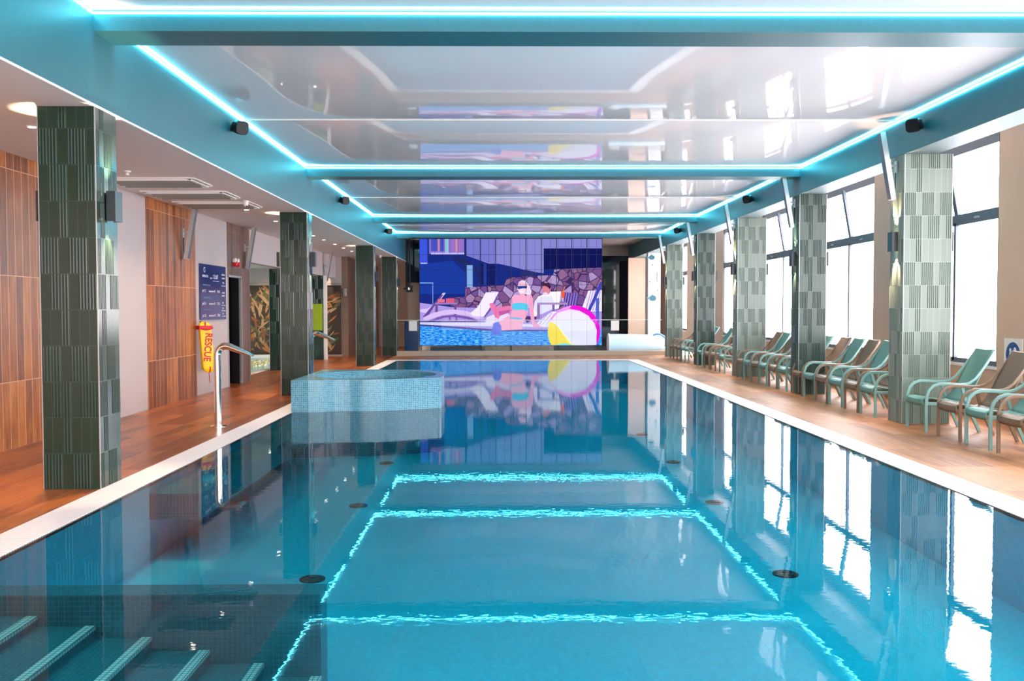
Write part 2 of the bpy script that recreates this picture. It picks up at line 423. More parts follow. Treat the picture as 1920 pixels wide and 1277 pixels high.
# ------------------------------------------------------------------ right wall with windows
def wr(y0, y1, z0=0, z1=4.3, x=WR): return MB().box(x, WR + .35, y0, y1, z0, z1)
WP = 4.29; wins = [12.77 + WP * i for i in range(-3, 6)]
b = MB(); prev = YB
for y in wins:
    b.box(WR, WR + .35, prev, y, 0, 4.3); b.box(WR, WR + .35, y, y + 3.0, 0, .74); prev = y + 3.0
b.box(WR, WR + .35, prev, 40, 0, 4.3)
struct(b.build('wall_right', M['beige_wall']))
for i, y in enumerate(wins):
    root = struct(MB().box(WR + .02, WR + .10, y, y + 3.0, 3.93, 4.22).box(WR + .02, WR + .10, y, y + 3, 2.86, 3.02)
                  .box(WR + .02, WR + .10, y, y + 3, .78, .85).box(WR + .02, WR + .10, y, y + .05, .78, 4.2).box(WR + .02, WR + .10, y + 2.95, y + 3, .78, 4.2)
                  .box(WR + .02, WR + .09, y + 1.24, y + 1.30, .8, 2.9).build('window_%d' % (i + 1), M['frame']))
    s_ = MB()
    s_.quad([(WR - .13, y + 1.22, 3.95), (WR - .13, y + 1.32, 3.95), (WR + .04, y + 1.32, 3.0), (WR + .04, y + 1.22, 3.0)])
    s_.quad([(WR - .08, y + 1.22, 3.95), (WR - .08, y + 1.32, 3.95), (WR + .09, y + 1.32, 3.0), (WR + .09, y + 1.22, 3.0)][::-1])
    for yy in (y + 1.22, y + 1.32):
        s_.quad([(WR - .13, yy, 3.95), (WR - .08, yy, 3.95), (WR + .09, yy, 3.0), (WR + .04, yy, 3.0)])
    s_.build('tilted_sash_bar', M['frame'], root)
    MB().box(WR - .02, WR + .12, y - .02, y + 3.02, .735, .775).build('window_sill', M['white'], root)
    MB().box(WR + .07, WR + .08, y + .02, y + 1.25, .82, 2.9).build('pane', M['window_pane'], root)
    MB().box(WR + .07, WR + .08, y + 1.29, y + 2.98, .82, 2.9).build('pane', M['window_pane'], root)
    MB().box(WR + .085, WR + .095, y + .02, y + 2.98, 2.95, 4.0).build('pane', M['window_pane'], root)
    for yy in (y + .55, y + 2.1): MB().box(WR - .0, WR + .03, yy, yy + .12, 2.92, 2.95).build('window_catch', M['silver'], root)

# ------------------------------------------------------------------ pool
pool = empty('swimming_pool', (0.36, 12, 0), 'long rectangular indoor pool of turquoise water with white overflow grating', 'swimming pool')
def pchild(o): o.parent = pool; o.location = (-0.36, -12, 0); return o
YP0 = -2.2
b = MB()
b.quad([(XLi, YP0, DEPTH), (XRi, YP0, DEPTH), (XRi, YE0, DEPTH), (XLi, YE0, DEPTH)])
for q in (((XLi, YP0), (XLi, YE0)), ((XLi, YE0), (XRi, YE0)), ((XRi, YE0), (XRi, YP0)), ((XRi, YP0), (XLi, YP0))):
    (xa, ya), (xb, yb) = q; b.quad([(xa, ya, DEPTH), (xb, yb, DEPTH), (xb, yb, -.002), (xa, ya, -.002)])
pchild(b.build('pool_basin', M['mosaic_floor'], recalc=False))
wt = MB().quad([(XLi, YP0, -.004), (XRi, YP0, -.004), (XRi, YE0, -.004), (XLi, YE0, -.004)]).build('water', M['water'], recalc=False); pchild(wt)
gr = MB().box(XLo, XLi, YB, YE1, -.03, .003).box(XRi, XRo, YB, YE1, -.03, .003)
pchild(gr.build('overflow_grate', M['grate']))
# far grate: slats run the other way
k = NT('white_overflow_grate_cross'); p = k.xyz(k.obj())
k.l(k.mix(slats(k, p[0], .032), lin((252, 244, 242)), lin((206, 184, 182))), k.b.inputs['Base Color'])
pchild(MB().box(XLi, XRi, YE0, YE1, -.03, .003).build('overflow_grate', k.m))
# submerged stair and its end wall
xs = [XLi, -3.07, -2.74, -2.40, -2.07, -1.73, -1.41, -1.07]; zs = [-.15, -.21, -.27, -.34, -.42, -.50, -.58]
b = MB(); n_ = MB()
for i in range(7):
    b.box(xs[i], xs[i + 1], -2, 5.39, DEPTH, zs[i])
    n_.box(xs[i + 1] - .06, xs[i + 1] + .003, -2, 5.39, zs[i] - .02, zs[i] + .003)
st = pchild(b.build('staircase', M['mosaic_step']))
no = n_.build('step_nosing', M['nosing']); no.parent = st
pchild(MB().box(XLi, -1.07, 5.39, 5.59, DEPTH, -.085).build('stair_end_wall', M['mosaic_step']))
pchild(MB().box(XLi, -2.77, 8.45, 13.9, -.34, -.10).build('submerged_bench', M['mosaic_step']))
for (x, y) in ((-1.62, 7.82), (-1.68, 10.76), (-1.72, 13.75), (-1.72, 16.8), (2.48, 7.9), (2.55, 10.86), (2.6, 13.75), (2.6, 16.8)):
    pchild(MB().lathe([(.11, 0), (.11, .012), (.08, .02), (.03, .02), (.03, .03)], (x, y, DEPTH), 24).build('floor_inlet', M['black']))

# ------------------------------------------------------------------ hot tub
tub = empty('hot_tub', (-2.15, 15.6, 0), 'raised round hot tub clad in light blue mosaic at the left pool edge', 'hot tub')
def tchild(o): o.parent = tub; o.location = (2.15, -15.6, 0); return o
outer = [(-3.27, 14.31), (-3.0, 14.31), (-2.8, 14.34), (-2.6, 14.43), (-2.4, 14.46), (-2.2, 14.44), (-2.0, 14.45), (-1.75, 14.52), (-1.45, 14.66), (-1.2, 14.77), (-1.03, 14.84), (-.975, 14.87), (-.97, 14.95), (-.965, 15.9), (-1.05, 16.3), (-1.25, 16.6), (-1.55, 16.8), (-1.9, 16.87), (-3.27, 16.87)]
# smooth subdivision of the outline (Chaikin on the curved part)
def chaikin(pts, n=2):
    for _ in range(n):
        q = [pts[0]]
        for a, c in zip(pts, pts[1:]):
            q += [(a[0] * .75 + c[0] * .25, a[1] * .75 + c[1] * .25), (a[0] * .25 + c[0] * .75, a[1] * .25 + c[1] * .75)]
        q.append(pts[-1]); pts = q
    return pts
arc = chaikin(outer[1:18]); outl = [outer[0]] + arc + [outer[-1]]
ZT = .49
b = MB(); acc = 0
for a, c in zip(outl, outl[1:] + outl[:1]):
    L = math.dist(a, c)
    b.quad([(a[0], a[1], DEPTH), (c[0], c[1], DEPTH), (c[0], c[1], ZT), (a[0], a[1], ZT)], uv=[(acc, DEPTH), (acc + L, DEPTH), (acc + L, ZT), (acc, ZT)]); acc += L
o = tchild(b.build('tub_wall', M['mosaic_tub'], smooth=True))
cx, cyy, rr = -2.12, 15.6, 1.02
N = 64; ring = [(cx + rr * math.cos(2 * math.pi * i / N), cyy + rr * math.sin(2 * math.pi * i / N)) for i in range(N)]
# rim: fan from ring to outline by angle
def hit(an):
    best = None; d = Vector((math.cos(an), math.sin(an)))
    pts = outl + outl[:1]
    for a, c in zip(pts, pts[1:]):
        a, c = Vector(a) - Vector((cx, cyy)), Vector(c) - Vector((cx, cyy)); e = c - a
        den = d.x * (-e.y) + d.y * e.x
        if abs(den) < 1e-9: continue
        t = (a.x * (-e.y) + a.y * e.x) / den; u_ = (d.x * a.y - d.y * a.x) / den
        if t > 0 and -1e-6 <= u_ <= 1 + 1e-6 and (best is None or t > best): best = t
    return (cx + d.x * best, cyy + d.y * best)
angs = sorted([2 * math.pi * i / N for i in range(N)] + [math.atan2(p[1] - cyy, p[0] - cx) % (2 * math.pi) for p in (outer[0], outer[-1], outer[1])])
b = MB()
for a, c in zip(angs, angs[1:] + [angs[0] + 2 * math.pi]):
    i1, i2, o1, o2 = (cx + rr * math.cos(a), cyy + rr * math.sin(a)), (cx + rr * math.cos(c), cyy + rr * math.sin(c)), hit(a), hit(c)
    b.quad([(*i1, ZT), (*o1, ZT), (*o2, ZT), (*i2, ZT)], uv=[i1, o1, o2, i2])
tchild(b.build('tub_rim', M['mosaic_tub']))
b = MB()
for i in range(N):
    a, c = ring[i], ring[(i + 1) % N]; L = 2 * math.pi * rr / N
    b.quad([(a[0], a[1], -.3), (c[0], c[1], -.3), (c[0], c[1], ZT), (a[0], a[1], ZT)], uv=[(i * L, -.3), (i * L + L, -.3), (i * L + L, ZT), (i * L, ZT)])
b.quad([(x, y, -.3) for x, y in ring], uv=ring)
tchild(b.build('tub_basin', M['mosaic_tub'], smooth=True, recalc=False))
tchild(MB().quad([(x, y, .36) for x, y in ring]).build('tub_water', M['water'], recalc=False))

# ------------------------------------------------------------------ relief-tile columns
def column(x0, x1, y0, depth, zt, mat, label, faces='FLRB', name='tiled_column', seed=0, group='relief-tiled columns'):
    root = MB(); wx = x1 - x0
    h = .3195; rows = int(math.ceil(zt / h))
    root.box(0, wx, 0, depth, 0, zt)
    def ribs(face, W):
        nt = max(1, round(W / .085)); tw = W / nt
        for r in range(rows):
            za, zb_ = r * h + .004, min(zt, (r + 1) * h) - .004
            if zb_ - za < .03: continue
            ph = (r + seed) % 3
            for t in range(nt):
                cyc = (t + (0 if face in 'FB' else 1)) % 6 if nt > 3 else t
                if ph == 0: on = cyc in (0, 1, 3, 4); part = None
                elif ph == 1: on = cyc == 2; part = None
                else: on = cyc in (1, 2, 4, 5); part = None
                if not on: continue
                for j in range(3):
                    c = t * tw + (j + .5) * tw / 3; hw = tw * .085; e = .011 if x0 > 0 else .007
                    lo, hi = max(c - hw - .003, 0), min(c + hw + .003, W)
                    P = {'F': lambda u, d: (u, -d), 'B': lambda u, d: (u, depth + d), 'L': lambda u, d: (-d, u), 'R': lambda u, d: (wx + d, u)}[face]
                    q = [P(lo, 0), P(c - hw * .5, e), P(c + hw * .5, e), P(hi, 0)]
                    for a, c2 in zip(q, q[1:]):
                        root.quad([(a[0], a[1], za), (c2[0], c2[1], za), (c2[0], c2[1], zb_), (a[0], a[1], zb_)])
                    root.quad([(p[0], p[1], zb_) for p in q]); root.quad([(p[0], p[1], za) for p in q])
    for f in faces: ribs(f, wx if f in 'FB' else depth)
    o = root.build(name, M[mat], loc=(x0, y0, 0))
    tag(o, label, 'column', group)
    for (ex, ey) in ((0, 0), (wx, 0)):
        MB().box(ex - .004, ex + .004, ey - .004, ey + .004, 0, zt - .002).build('edge_trim', M['silver'], o)
    return o
cols = {}
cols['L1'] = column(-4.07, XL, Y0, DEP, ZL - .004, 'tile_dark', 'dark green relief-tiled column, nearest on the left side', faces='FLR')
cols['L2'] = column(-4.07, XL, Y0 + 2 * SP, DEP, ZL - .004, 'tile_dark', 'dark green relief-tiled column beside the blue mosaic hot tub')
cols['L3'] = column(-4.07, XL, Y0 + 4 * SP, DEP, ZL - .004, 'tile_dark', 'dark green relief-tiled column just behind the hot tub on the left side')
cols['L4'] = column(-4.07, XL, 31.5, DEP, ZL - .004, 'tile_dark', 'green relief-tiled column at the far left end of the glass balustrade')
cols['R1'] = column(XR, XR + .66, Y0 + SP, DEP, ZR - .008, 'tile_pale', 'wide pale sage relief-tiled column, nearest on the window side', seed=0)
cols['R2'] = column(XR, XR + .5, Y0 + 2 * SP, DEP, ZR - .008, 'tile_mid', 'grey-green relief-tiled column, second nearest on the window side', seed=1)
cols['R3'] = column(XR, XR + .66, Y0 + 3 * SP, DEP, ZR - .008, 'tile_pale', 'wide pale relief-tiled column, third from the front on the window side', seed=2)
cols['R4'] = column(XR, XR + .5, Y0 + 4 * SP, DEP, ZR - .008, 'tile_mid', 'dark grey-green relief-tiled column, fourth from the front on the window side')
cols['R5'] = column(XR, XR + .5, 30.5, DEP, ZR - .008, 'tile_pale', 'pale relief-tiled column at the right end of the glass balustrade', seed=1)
column(-6.05, -5.56, 24.1, .45, 2.655, 'tile_dark', 'short green tiled column beside the small spa pool, under the white header', name='tiled_column')
column(-6.05, -5.6, 29.1, .45, 2.655, 'tile_dark', 'green tiled column seen between the hot tub columns, with a lime green panel', name='tiled_column')

# ------------------------------------------------------------------ LED tape: one ring per ceiling bay
def led_ring(y0, y1, label, near=True):
    z0, z1, t = 4.188, 4.206, .013
    b = MB().box(XL + .001, XL + t, y0 + .001, y1 - .001, z0, z1).box(XR - t, XR - .001, y0 + .001, y1 - .001, z0, z1).box(XL + t, XR - t, y1 - t, y1 - .001, z0, z1)
    if near: b.box(XL + t, XR - t, y0 + .001, y0 + t, z0, z1)
    return tag(b.build('led_strip', M['led']), label, 'light strip', 'cyan light strips round the ceiling bays')
led_ring(YB, Y0, 'cyan light strip round the ceiling bay nearest the camera, in front of the first beam', False)
led_ring(Y0 + DEP, Y0 + 2 * SP, 'cyan light strip round the largest full ceiling bay, behind the first beam')
led_ring(Y0 + 2 * SP + DEP, Y0 + 4 * SP, 'cyan light strip round the ceiling bay behind the second beam')
led_ring(Y0 + 4 * SP + DEP, 31.45, 'cyan light strip round the farthest ceiling bay, above the screen')

# ------------------------------------------------------------------ up-and-down wall lights on the columns
def sconce_proto(sign):
    r = empty('wall_light', (0, 0, 0))
    MB().box(min(0, sign * .012), max(0, sign * .012), -.05, .05, -.12, .12).build('back_plate', M['black_metal'], r)
    b = MB(); d0, d1 = sign * .012, sign * .092
    for (ya, yb) in ((-.078, -.07), (.07, .078)): b.box(min(d0, d1), max(d0, d1), ya, yb, -.135, .135)
    b.box(min(d1, d1 - sign * .008), max(d1, d1 - sign * .008), -.078, .078, -.135, .135)
    b.build('shade', M['black_metal'], r)
    MB().box(min(sign * .02, sign * .08), max(sign * .02, sign * .08), -.06, .06, .108, .116).build('lens', M['lamp'], r)
    MB().box(min(sign * .02, sign * .08), max(sign * .02, sign * .08), -.06, .06, -.112, -.108).build('lens', M['lamp'], r)
    for s_ in (1, -1):
        spot(r, (sign * .075, 0, s_ * .14), (-sign * .16, 0, s_), 95, 58, .5)
    return r
proto = {1: sconce_proto(1), -1: sconce_proto(-1)}; used = set()
NAMEC = {'L1': 'nearest left column', 'L2': 'left column beside the hot tub', 'L3': 'left column behind the hot tub', 'L4': 'left column at the glass balustrade',
         'R1': 'nearest wide pale right column', 'R2': 'second right column', 'R3': 'third, pale right column', 'R4': 'fourth, dark right column', 'R5': 'right column at the glass balustrade'}
for kx, c in cols.items():
    xa = c.location.x; wx = .66 if kx in ('R1', 'R3') else (.5 if kx[0] == 'R' else .51); yc = c.location.y + DEP * .5
    for sgn, x in ((-1, xa - .008), (1, xa + wx + .008)):
        if kx in ('L4',) and sgn < 0: continue
        poolside = (sgn > 0) == (kx[0] == 'L')
        o = proto[sgn] if sgn not in used else copy_tree(proto[sgn]); used.add(sgn)
        o.location = (x, yc, 2.53)
        tag(o, 'dark up-and-down light on the %s face of the %s' % ('pool-side' if poolside else 'wall-side' if kx[0] == 'L' else 'window-side', NAMEC[kx]), 'wall light', 'up-and-down wall lights on the columns')

# ------------------------------------------------------------------ fascia spotlights / loudspeakers
def speaker(sign):
    r = empty('loudspeaker', (0, 0, 0))
    MB().lathe([(.045, 0), (.045, .012), (.02, .02), (.02, .07)], (0, 0, 0), 14, axis='x').build('wall_bracket', M['black'], r)
    b = MB(); d = Vector((.75, -.62, -.22)).normalized(); u = d.cross(Vector((0, 0, 1))).normalized(); v = u.cross(d)
    c0 = Vector((.05, 0, .02))
    pr = [(-.02, .045, .05), (.03, .07, .075), (.12, .095, .085), (.165, .10, .09), (.18, .092, .082)]
    i0 = 0
    for (t, a, bb) in pr:
        for q in range(16):
            an = 2 * math.pi * q / 16; ca, sa = math.cos(an), math.sin(an)
            ca = math.copysign(abs(ca) ** .55, ca); sa = math.copysign(abs(sa) ** .55, sa)
            b.v.append(tuple(c0 + d * t + u * a * ca + v * bb * sa))
    for j in range(len(pr) - 1):
        for q in range(16): b.f.append((j * 16 + q, j * 16 + (q + 1) % 16, (j + 1) * 16 + (q + 1) % 16, (j + 1) * 16 + q)); b.mi.append(0)
    b.f.append(tuple(range(16))[::-1]); b.mi.append(0)
    b.build('cabinet', M['black'], r, smooth=True)
    g = MB(); g.v = [b.v[4 * 16 + q] for q in range(16)]; g.f = [tuple(range(16))]; g.mi = [0]
    g.build('grille', M['black'], r)
    if sign < 0:
        for ch in r.children: ch.scale.x = -1
    return r
sp = {1: speaker(1), -1: speaker(-1)}; su = set()
for sgn, x, ys in ((1, XL, (12.3, 20.4, 28.4)), (-1, XR, (12.1, 20.2, 28.2))):
    for i, y in enumerate(ys):
        o = sp[sgn] if sgn not in su else copy_tree(sp[sgn]); su.add(sgn); o.location = (x, y, 4.0)
        tag(o, 'small black loudspeaker on the %s teal fascia, in the %s full ceiling bay' % ('left' if sgn > 0 else 'right', ('nearest', 'middle', 'farthest')[i]), 'loudspeaker', 'black loudspeakers on the fascias')

# ------------------------------------------------------------------ tilted silver bars on brackets
def bar(sign):
    """leans out from a wall or column; sign = direction away from the support"""
    r = empty('tilted_wall_panel', (0, 0, 0))
    ax = Vector((sign * .17, 0, .95)).normalized(); nx = Vector((ax.z, 0, -ax.x)); c = Vector((sign * .16, 0, 0))
    b = MB().obox(c, nx, (0, 1, 0), ax, .036, .06, .475); b.build('housing', M['silver'], r)
    MB().obox(c + nx * sign * .037, nx, (0, 1, 0), ax, .003, .05, .46).build('front_panel', M['frame'], r)
    MB().box(min(0, sign * .012), max(0, sign * .012), .02, .10, -.08, .08).box(min(0, sign * .12), max(0, sign * .12), .045, .075, .0, .03).box(min(0, sign * .12), max(0, sign * .12), .05, .07, -.05, -.035).build('bracket', M['silver'], r)
    MB().sweep([(sign * .01, .06, -.08), (sign * .012, .06, -.3), (sign * .02, .06, -.42), (sign * .07, .05, -.44)], .006, n=6).build('cable', M['black'], r)
    return r
bp = {1: bar(1), -1: bar(-1)}; bu = set()
def put_bar(sgn, loc, label):
    o = bp[sgn] if sgn not in bu else copy_tree(bp[sgn]); bu.add(sgn); o.location = loc
    tag(o, label, 'wall panel', 'slim tilted silver panels on brackets')
for kx in ('R1', 'R2', 'R3', 'R4', 'R5'):
    put_bar(-1, (XR - .008, cols[kx].location.y + .2, 3.58), 'slim silver panel tilted out above the wall light of the %s' % NAMEC[kx])
put_bar(1, (WL + .002, 16.3, 2.95), 'slim silver panel tilted out from the left wall between wood tile and the info board')
put_bar(1, (WL + .002, 20.2, 2.95), 'slim silver panel tilted out above the dark doorway in the left wall')
put_bar(1, (-5.6, 29.2, 2.95), 'slim silver panel tilted out from the white header, farthest on the left')

# ------------------------------------------------------------------ low ceiling fittings
def downlight():
    r = empty('downlight', (0, 0, 0))
    MB().lathe([(.055, 0), (.055, -.006), (.04, -.008)], n=20).build('trim_ring', M['white'], r)
    MB().lathe([(.038, -.0085), (.038, -.010)], n=20).build('lens', M['lamp_white'], r)
    spot(r, (0, 0, -.02), (0, 0, -1), 90, 120, .9, (1.0, .74, .50), .03)
    return r
dl = downlight(); first = True
dls = [(-4.58, 9.1, 'beside the top of the nearest left column'), (-4.56, 13.48, 'between the first and second air grilles'), (-4.56, 14.88, 'between the second and third air grilles'),
       (-4.56, 16.6, 'just past the third air grille'), (-4.56, 17.84 + .9, 'just behind the hot tub column'), (-4.56, 22.45, 'behind the hot tub, first of the row'), (-4.56, 23.8, 'behind the hot tub, second of the row'),
       (-4.56, 25.4, 'behind the hot tub, third of the row'), (-4.58, 26.9, 'behind the hot tub, fourth of the row'), (-4.58, 28.4, 'behind the hot tub, fifth of the row'),
       (-4.58, 4.6, 'in front of the nearest left column'), (-4.6, 36, 'lighting the beige end wall')]
for x, y, t in dls:
    o = dl if first else copy_tree(dl); first = False; o.location = (x, y, ZL - .004 if x > -4.08 else ZL)
    tag(o, 'small round downlight in the low left ceiling, ' + t, 'downlight', 'downlights in the low ceiling')
def grille():
    r = empty('air_grille', (0, 0, 0))
    a, c = .64, .42
    b = MB()
    for (s_, z) in ((0, 0), (.045, -.02)):
        b.box(-a + s_, a - s_, -c + s_, -c + s_ + .045, z - .02, z); b.box(-a + s_, a - s_, c - s_ - .045, c - s_, z - .02, z)
        b.box(-a + s_, -a + s_ + .045, -c + s_, c - s_, z - .012, z); b.box(a - s_ - .045, a - s_, -c + s_, c - s_, z - .012, z)
    b.build('frame', M['white'], r)
    MB().box(-a + .09, a - .09, -c + .09, c - .09, -.004, -.001).build('backing', M['vent_backing'], r)
    for y in (-.2, 0, .2):
        MB().obox((0, y, -.03), (1, 0, 0), Vector((0, 1, -.35)).normalized(), Vector((0, .35, 1)).normalized(), a - .1, .065, .004).build('slat', M['slat_grey'], r)
    return r
gp = grille()
for i, (y, t) in enumerate(((12.97, 'nearest of the three'), (14.38, 'middle one of the three'), (15.75, 'farthest of the three'))):
    o = gp if i == 0 else copy_tree(gp); o.location = (-4.8, y, ZL)
    tag(o, 'square white slatted air grille in the low left ceiling, ' + t, 'air grille', 'air grilles in the low ceiling')
def camdome(loc, label):
    r = empty('security_camera', loc, label, 'camera')
    MB().lathe([(.05, 0), (.05, -.02), (.045, -.03)], n=18).build('base', M['white'], r)
    MB().lathe([(.042, -.03), (.044, -.05), (.036, -.08), (.018, -.098), (.004, -.102)], n=18).build('housing', M['white'], r, smooth=True)
    MB().lathe([(.012, -.085), (.012, -.10)], (.018, -.012, 0), n=12).build('lens', M['black'], r)
camdome((-4.2, 15.25, ZL), 'white dome security camera under the low left ceiling near the air grilles')
camdome((-4.0, 30.6, ZL), 'white dome security camera under the low left ceiling by the farthest left column')
camdome((6.0, 30.3, ZR), 'white dome security camera in front of the top of the farthest right column')
camdome((6.35, 15.9, 4.25), 'white dome security camera under the ceiling near the second window')
r = empty('sprinkler', (-4.83, 12.0, ZL), 'small white ceiling sprinkler head beside the nearest air grille', 'sprinkler')
MB().lathe([(.05, 0), (.05, -.01), (.02, -.03), (.02, -.05)], n=16).build('body', M['white'], r)
MB().lathe([(.035, -.05), (.035, -.055)], n=16).build('deflector', M['white'], r)

# ------------------------------------------------------------------ left wall: info board, rescue tube, alarm
WX = WL + .001
info = empty('information_board', (WX, 18.0, 1.93), 'dark navy pool information board with white text on the white wall panel', 'sign')
kk = NT('navy_board_print'); kk.b.inputs['Base Color'].default_value = lin((40, 48, 92)); kk.b.inputs['Roughness'].default_value = .12; M['navy'] = kk.m
M['text'] = plain('white_print', (225, 228, 240), .5); M['text2'] = plain('teal_print', (90, 150, 170), .5); M['blue_sign'] = plain('blue_sign_print', (14, 62, 130), .4)
MB().box(-.002, .02, -.8, .8, -.53, .53).build('panel', M['navy'], info)
def side_mw(y, z, x=.021):   # text readable from +X: local x -> +Y ... seen from the pool the text runs towards the far end
    return Matrix.Translation((x, y, z)) @ Matrix(((0, 0, 1, 0), (1, 0, 0, 0), (0, 1, 0, 0), (0, 0, 0, 1)))
for (t, s_, y, z, wd, mm) in (('SWIMMING POOL', .075, -.5, .30, .42, 'text'), ('12:07', .14, .12, .30, .36, 'text'), ('TODAY', .05, -.15, .27, .14, 'text'),
        ('SWIMMING POOL', .055, -.42, .13, .55, 'text2'), ('pH 7.2', .085, -.58, .02, .24, 'text'), ('temperature 28', .07, -.1, .02, .46, 'text'), ('Cl 0.6', .085, .3, .02, .2, 'text'),
        ('CHILDREN POOL', .055, -.42, -.11, .5, 'text2'), ('pH 7.1', .085, -.58, -.22, .24, 'text'), ('temperature 30', .07, -.1, -.22, .46, 'text'), ('Cl 0.5', .085, .3, -.22, .2, 'text'),
        ('HOT TUB', .055, -.42, -.34, .5, 'text2'), ('pH 7.2', .085, -.58, -.45, .24, 'text'), ('temperature 35', .07, -.1, -.45, .46, 'text'), ('Cl 0.6', .085, .3, -.45, .2, 'text'),
        ('OPENING', .05, .62, .36, .25, 'text'), ('HOURS', .05, .62, .29, .22, 'text'), ('7-22', .06, .62, .2, .14, 'text'), ('AIR', .05, .62, 0, .22, 'text'), ('QUALITY', .05, .62, -.06, .25, 'text'),
        ('28', .06, .58, -.2, .1, 'text'), ('55', .06, .58, -.31, .1, 'text'), ('1.0', .06, .58, -.42, .1, 'text')):
    text_mesh(t, s_ * .85, M[mm], 'lettering', info, side_mw(y, z), wd * .85, .0)
MB().lathe([(.05, 0), (.05, .002)], (.021, -.55, .42), 20, axis='x').build('emblem', M['text'], info)
MB().lathe([(.034, 0), (.034, .003)], (.0215, -.55, .42), 20, axis='x').build('emblem_centre', M['navy'], info)
b = MB()
for (y0, y1, z) in ((-.05, .34, .22), (.5, .75, .14), (.5, .75, -.25), (.5, .75, -.36), (.5, .75, -.47)): b.box(.02, .0225, y0, y1, z - .004, z + .004)
b.build('rule_lines', M['text'], info)

tube = empty('rescue_tube', (WL + .02, 17.22, .9), 'yellow foam rescue tube with red straps hanging on the left wall', 'rescue tube')
# rounded slab, hung slightly tilted
b = MB(); n = 26; prof = []
for j in range(n + 1):
    t = j / n; z = .47 - .94 * t
    e = min(1, (min(t, 1 - t) / .08)) ** .5 if min(t, 1 - t) < .08 else 1
    wv = (.115 + .012 * t) * (.45 + .55 * e); prof.append((z, wv, .05 * (.35 + .65 * e), -.03 + .09 * t))
for (z, a, c, dy) in prof:
    for q in range(16):
        an = 2 * math.pi * q / 16; ca, sa = math.cos(an), math.sin(an)
        ca = math.copysign(abs(ca) ** .5, ca); sa = math.copysign(abs(sa) ** .5, sa)
        b.v.append((.065 + c * sa, dy + a * ca, z))
for j in range(n):
    for q in range(16): b.f.append((j * 16 + q, j * 16 + (q + 1) % 16, (j + 1) * 16 + (q + 1) % 16, (j + 1) * 16 + q)); b.mi.append(0)
b.f += [tuple(range(16))[::-1], tuple(n * 16 + q for q in range(16))]; b.mi += [0, 0]
b.build('foam_body', M['yellow'], tube, smooth=True)
b = MB()
for (z0, z1, dy) in ((.33, .40, -.025),): b.box(.005, .125, dy - .135, dy + .135, z0, z1)
b.box(.11, .122, -.05, -.02, .40, .47)
b.sweep([(.12, -.12, .35), (.14, -.03, .33), (.14, .05, .34), (.12, .11, .36)], .018, n=8)
b.build('strap', M['red'], tube)
b = MB().box(.10, .122, .045, .065, -.47, -.36).sweep([(.07, .055, -.46), (.075, .06, -.55), (.07, .062, -.62)], .008, n=6)
b.build('tow_loop', M['red'], tube)
MB().sweep([(.07, .062, -.62), (.07, .08, -.65), (.07, .06, -.68), (.07, .05, -.655)], .005, n=6).build('clip_hook', M['chrome'], tube)
mw = Matrix.Translation((.1165, .01, 0)) @ Matrix.Rotation(R(-5.5), 4, 'X') @ Matrix(((0, 0, 1, 0), (0, 1, 0, 0), (-1, 0, 0, 0), (0, 0, 0, 1)))
text_mesh('RESCUE', .20, M['red'], 'lettering', tube, mw, .52, .006)
MB().lathe([(.012, 0), (.012, .05)], (-.02, -.06, .47), 10, axis='x').build('wall_hook', M['black'], tube)
tube.rotation_euler.z = R(-42); tube.location = (WL + .10, 17.12, .9)

for i, (y, t) in enumerate(((19.42, 'left one'), (19.62, 'right one'))):
    r = empty('alarm_beacon', (WX, y, 2.6), 'small red and white alarm beacon above the dark doorway, ' + t + ' of the pair', 'alarm', 'alarm beacons above the doorway')
    MB().lathe([(.06, 0), (.06, .05), (.05, .06)], (0, 0, .02), 16, axis='x').build('housing', M['white'], r, smooth=True)
    MB().lathe([(.055, 0), (.05, .07), (.02, .09)], (0, 0, -.045), 16, axis='x').build('lens', M['red'], r, smooth=True)

# glowing control screen inside doorway
r = empty('control_display', (WL - .9, 19.5, 1.35), 'small blue glowing display inside the dark doorway', 'display')
MB().box(-.24, 0, -.3, .3, -1.35, .15).build('cabinet', M['black_metal'], r)
MB().box(0, .004, -.25, .25, -.1, .1).build('display_screen', emit('blue_display', (30, 70, 200), 1.2), r)

# ------------------------------------------------------------------ chrome water spouts
def spout():
    r = empty('water_spout', (0, 0, 0))
    MB().lathe([(.115, 0), (.115, .006), (.06, .012), (.06, .02)], n=28).build('floor_flange', M['chrome'], r, smooth=True)
    pts = [(0, 0, .01), (0, 0, .5), (0, 0, .98)]
    for i in range(1, 9):
        a = R(118 * i / 8); pts.append((.12 * (1 - math.cos(a)), 0, .98 + .12 * math.sin(a)))
    MB().sweep(pts, .05, n=20).build('pipe', M['chrome'], r, smooth=True)
    p0 = Vector(pts[-1]); d = (Vector(pts[-1]) - Vector(pts[-2])).normalized()
    MB().sweep([p0 - d * .01, p0 + d * .12, p0 + d * .25, p0 + d * .33], [.052, .058, .068, .075], [.051, .042, .028, .016], n=20, side=(0, 1, 0)).build('nozzle', M['chrome'], r, smooth=True)
    return r
s1 = spout(); s1.location = (-3.87, 12.56, 0); tag(s1, 'tall polished steel water spout bent over the pool, beside the mosaic hot tub', 'water spout', 'steel water spouts')
s2 = copy_tree(s1); s2.location = (-3.9, 18.9, 0); tag(s2, 'polished steel water spout half hidden behind the hot tub column', 'water spout', 'steel water spouts')

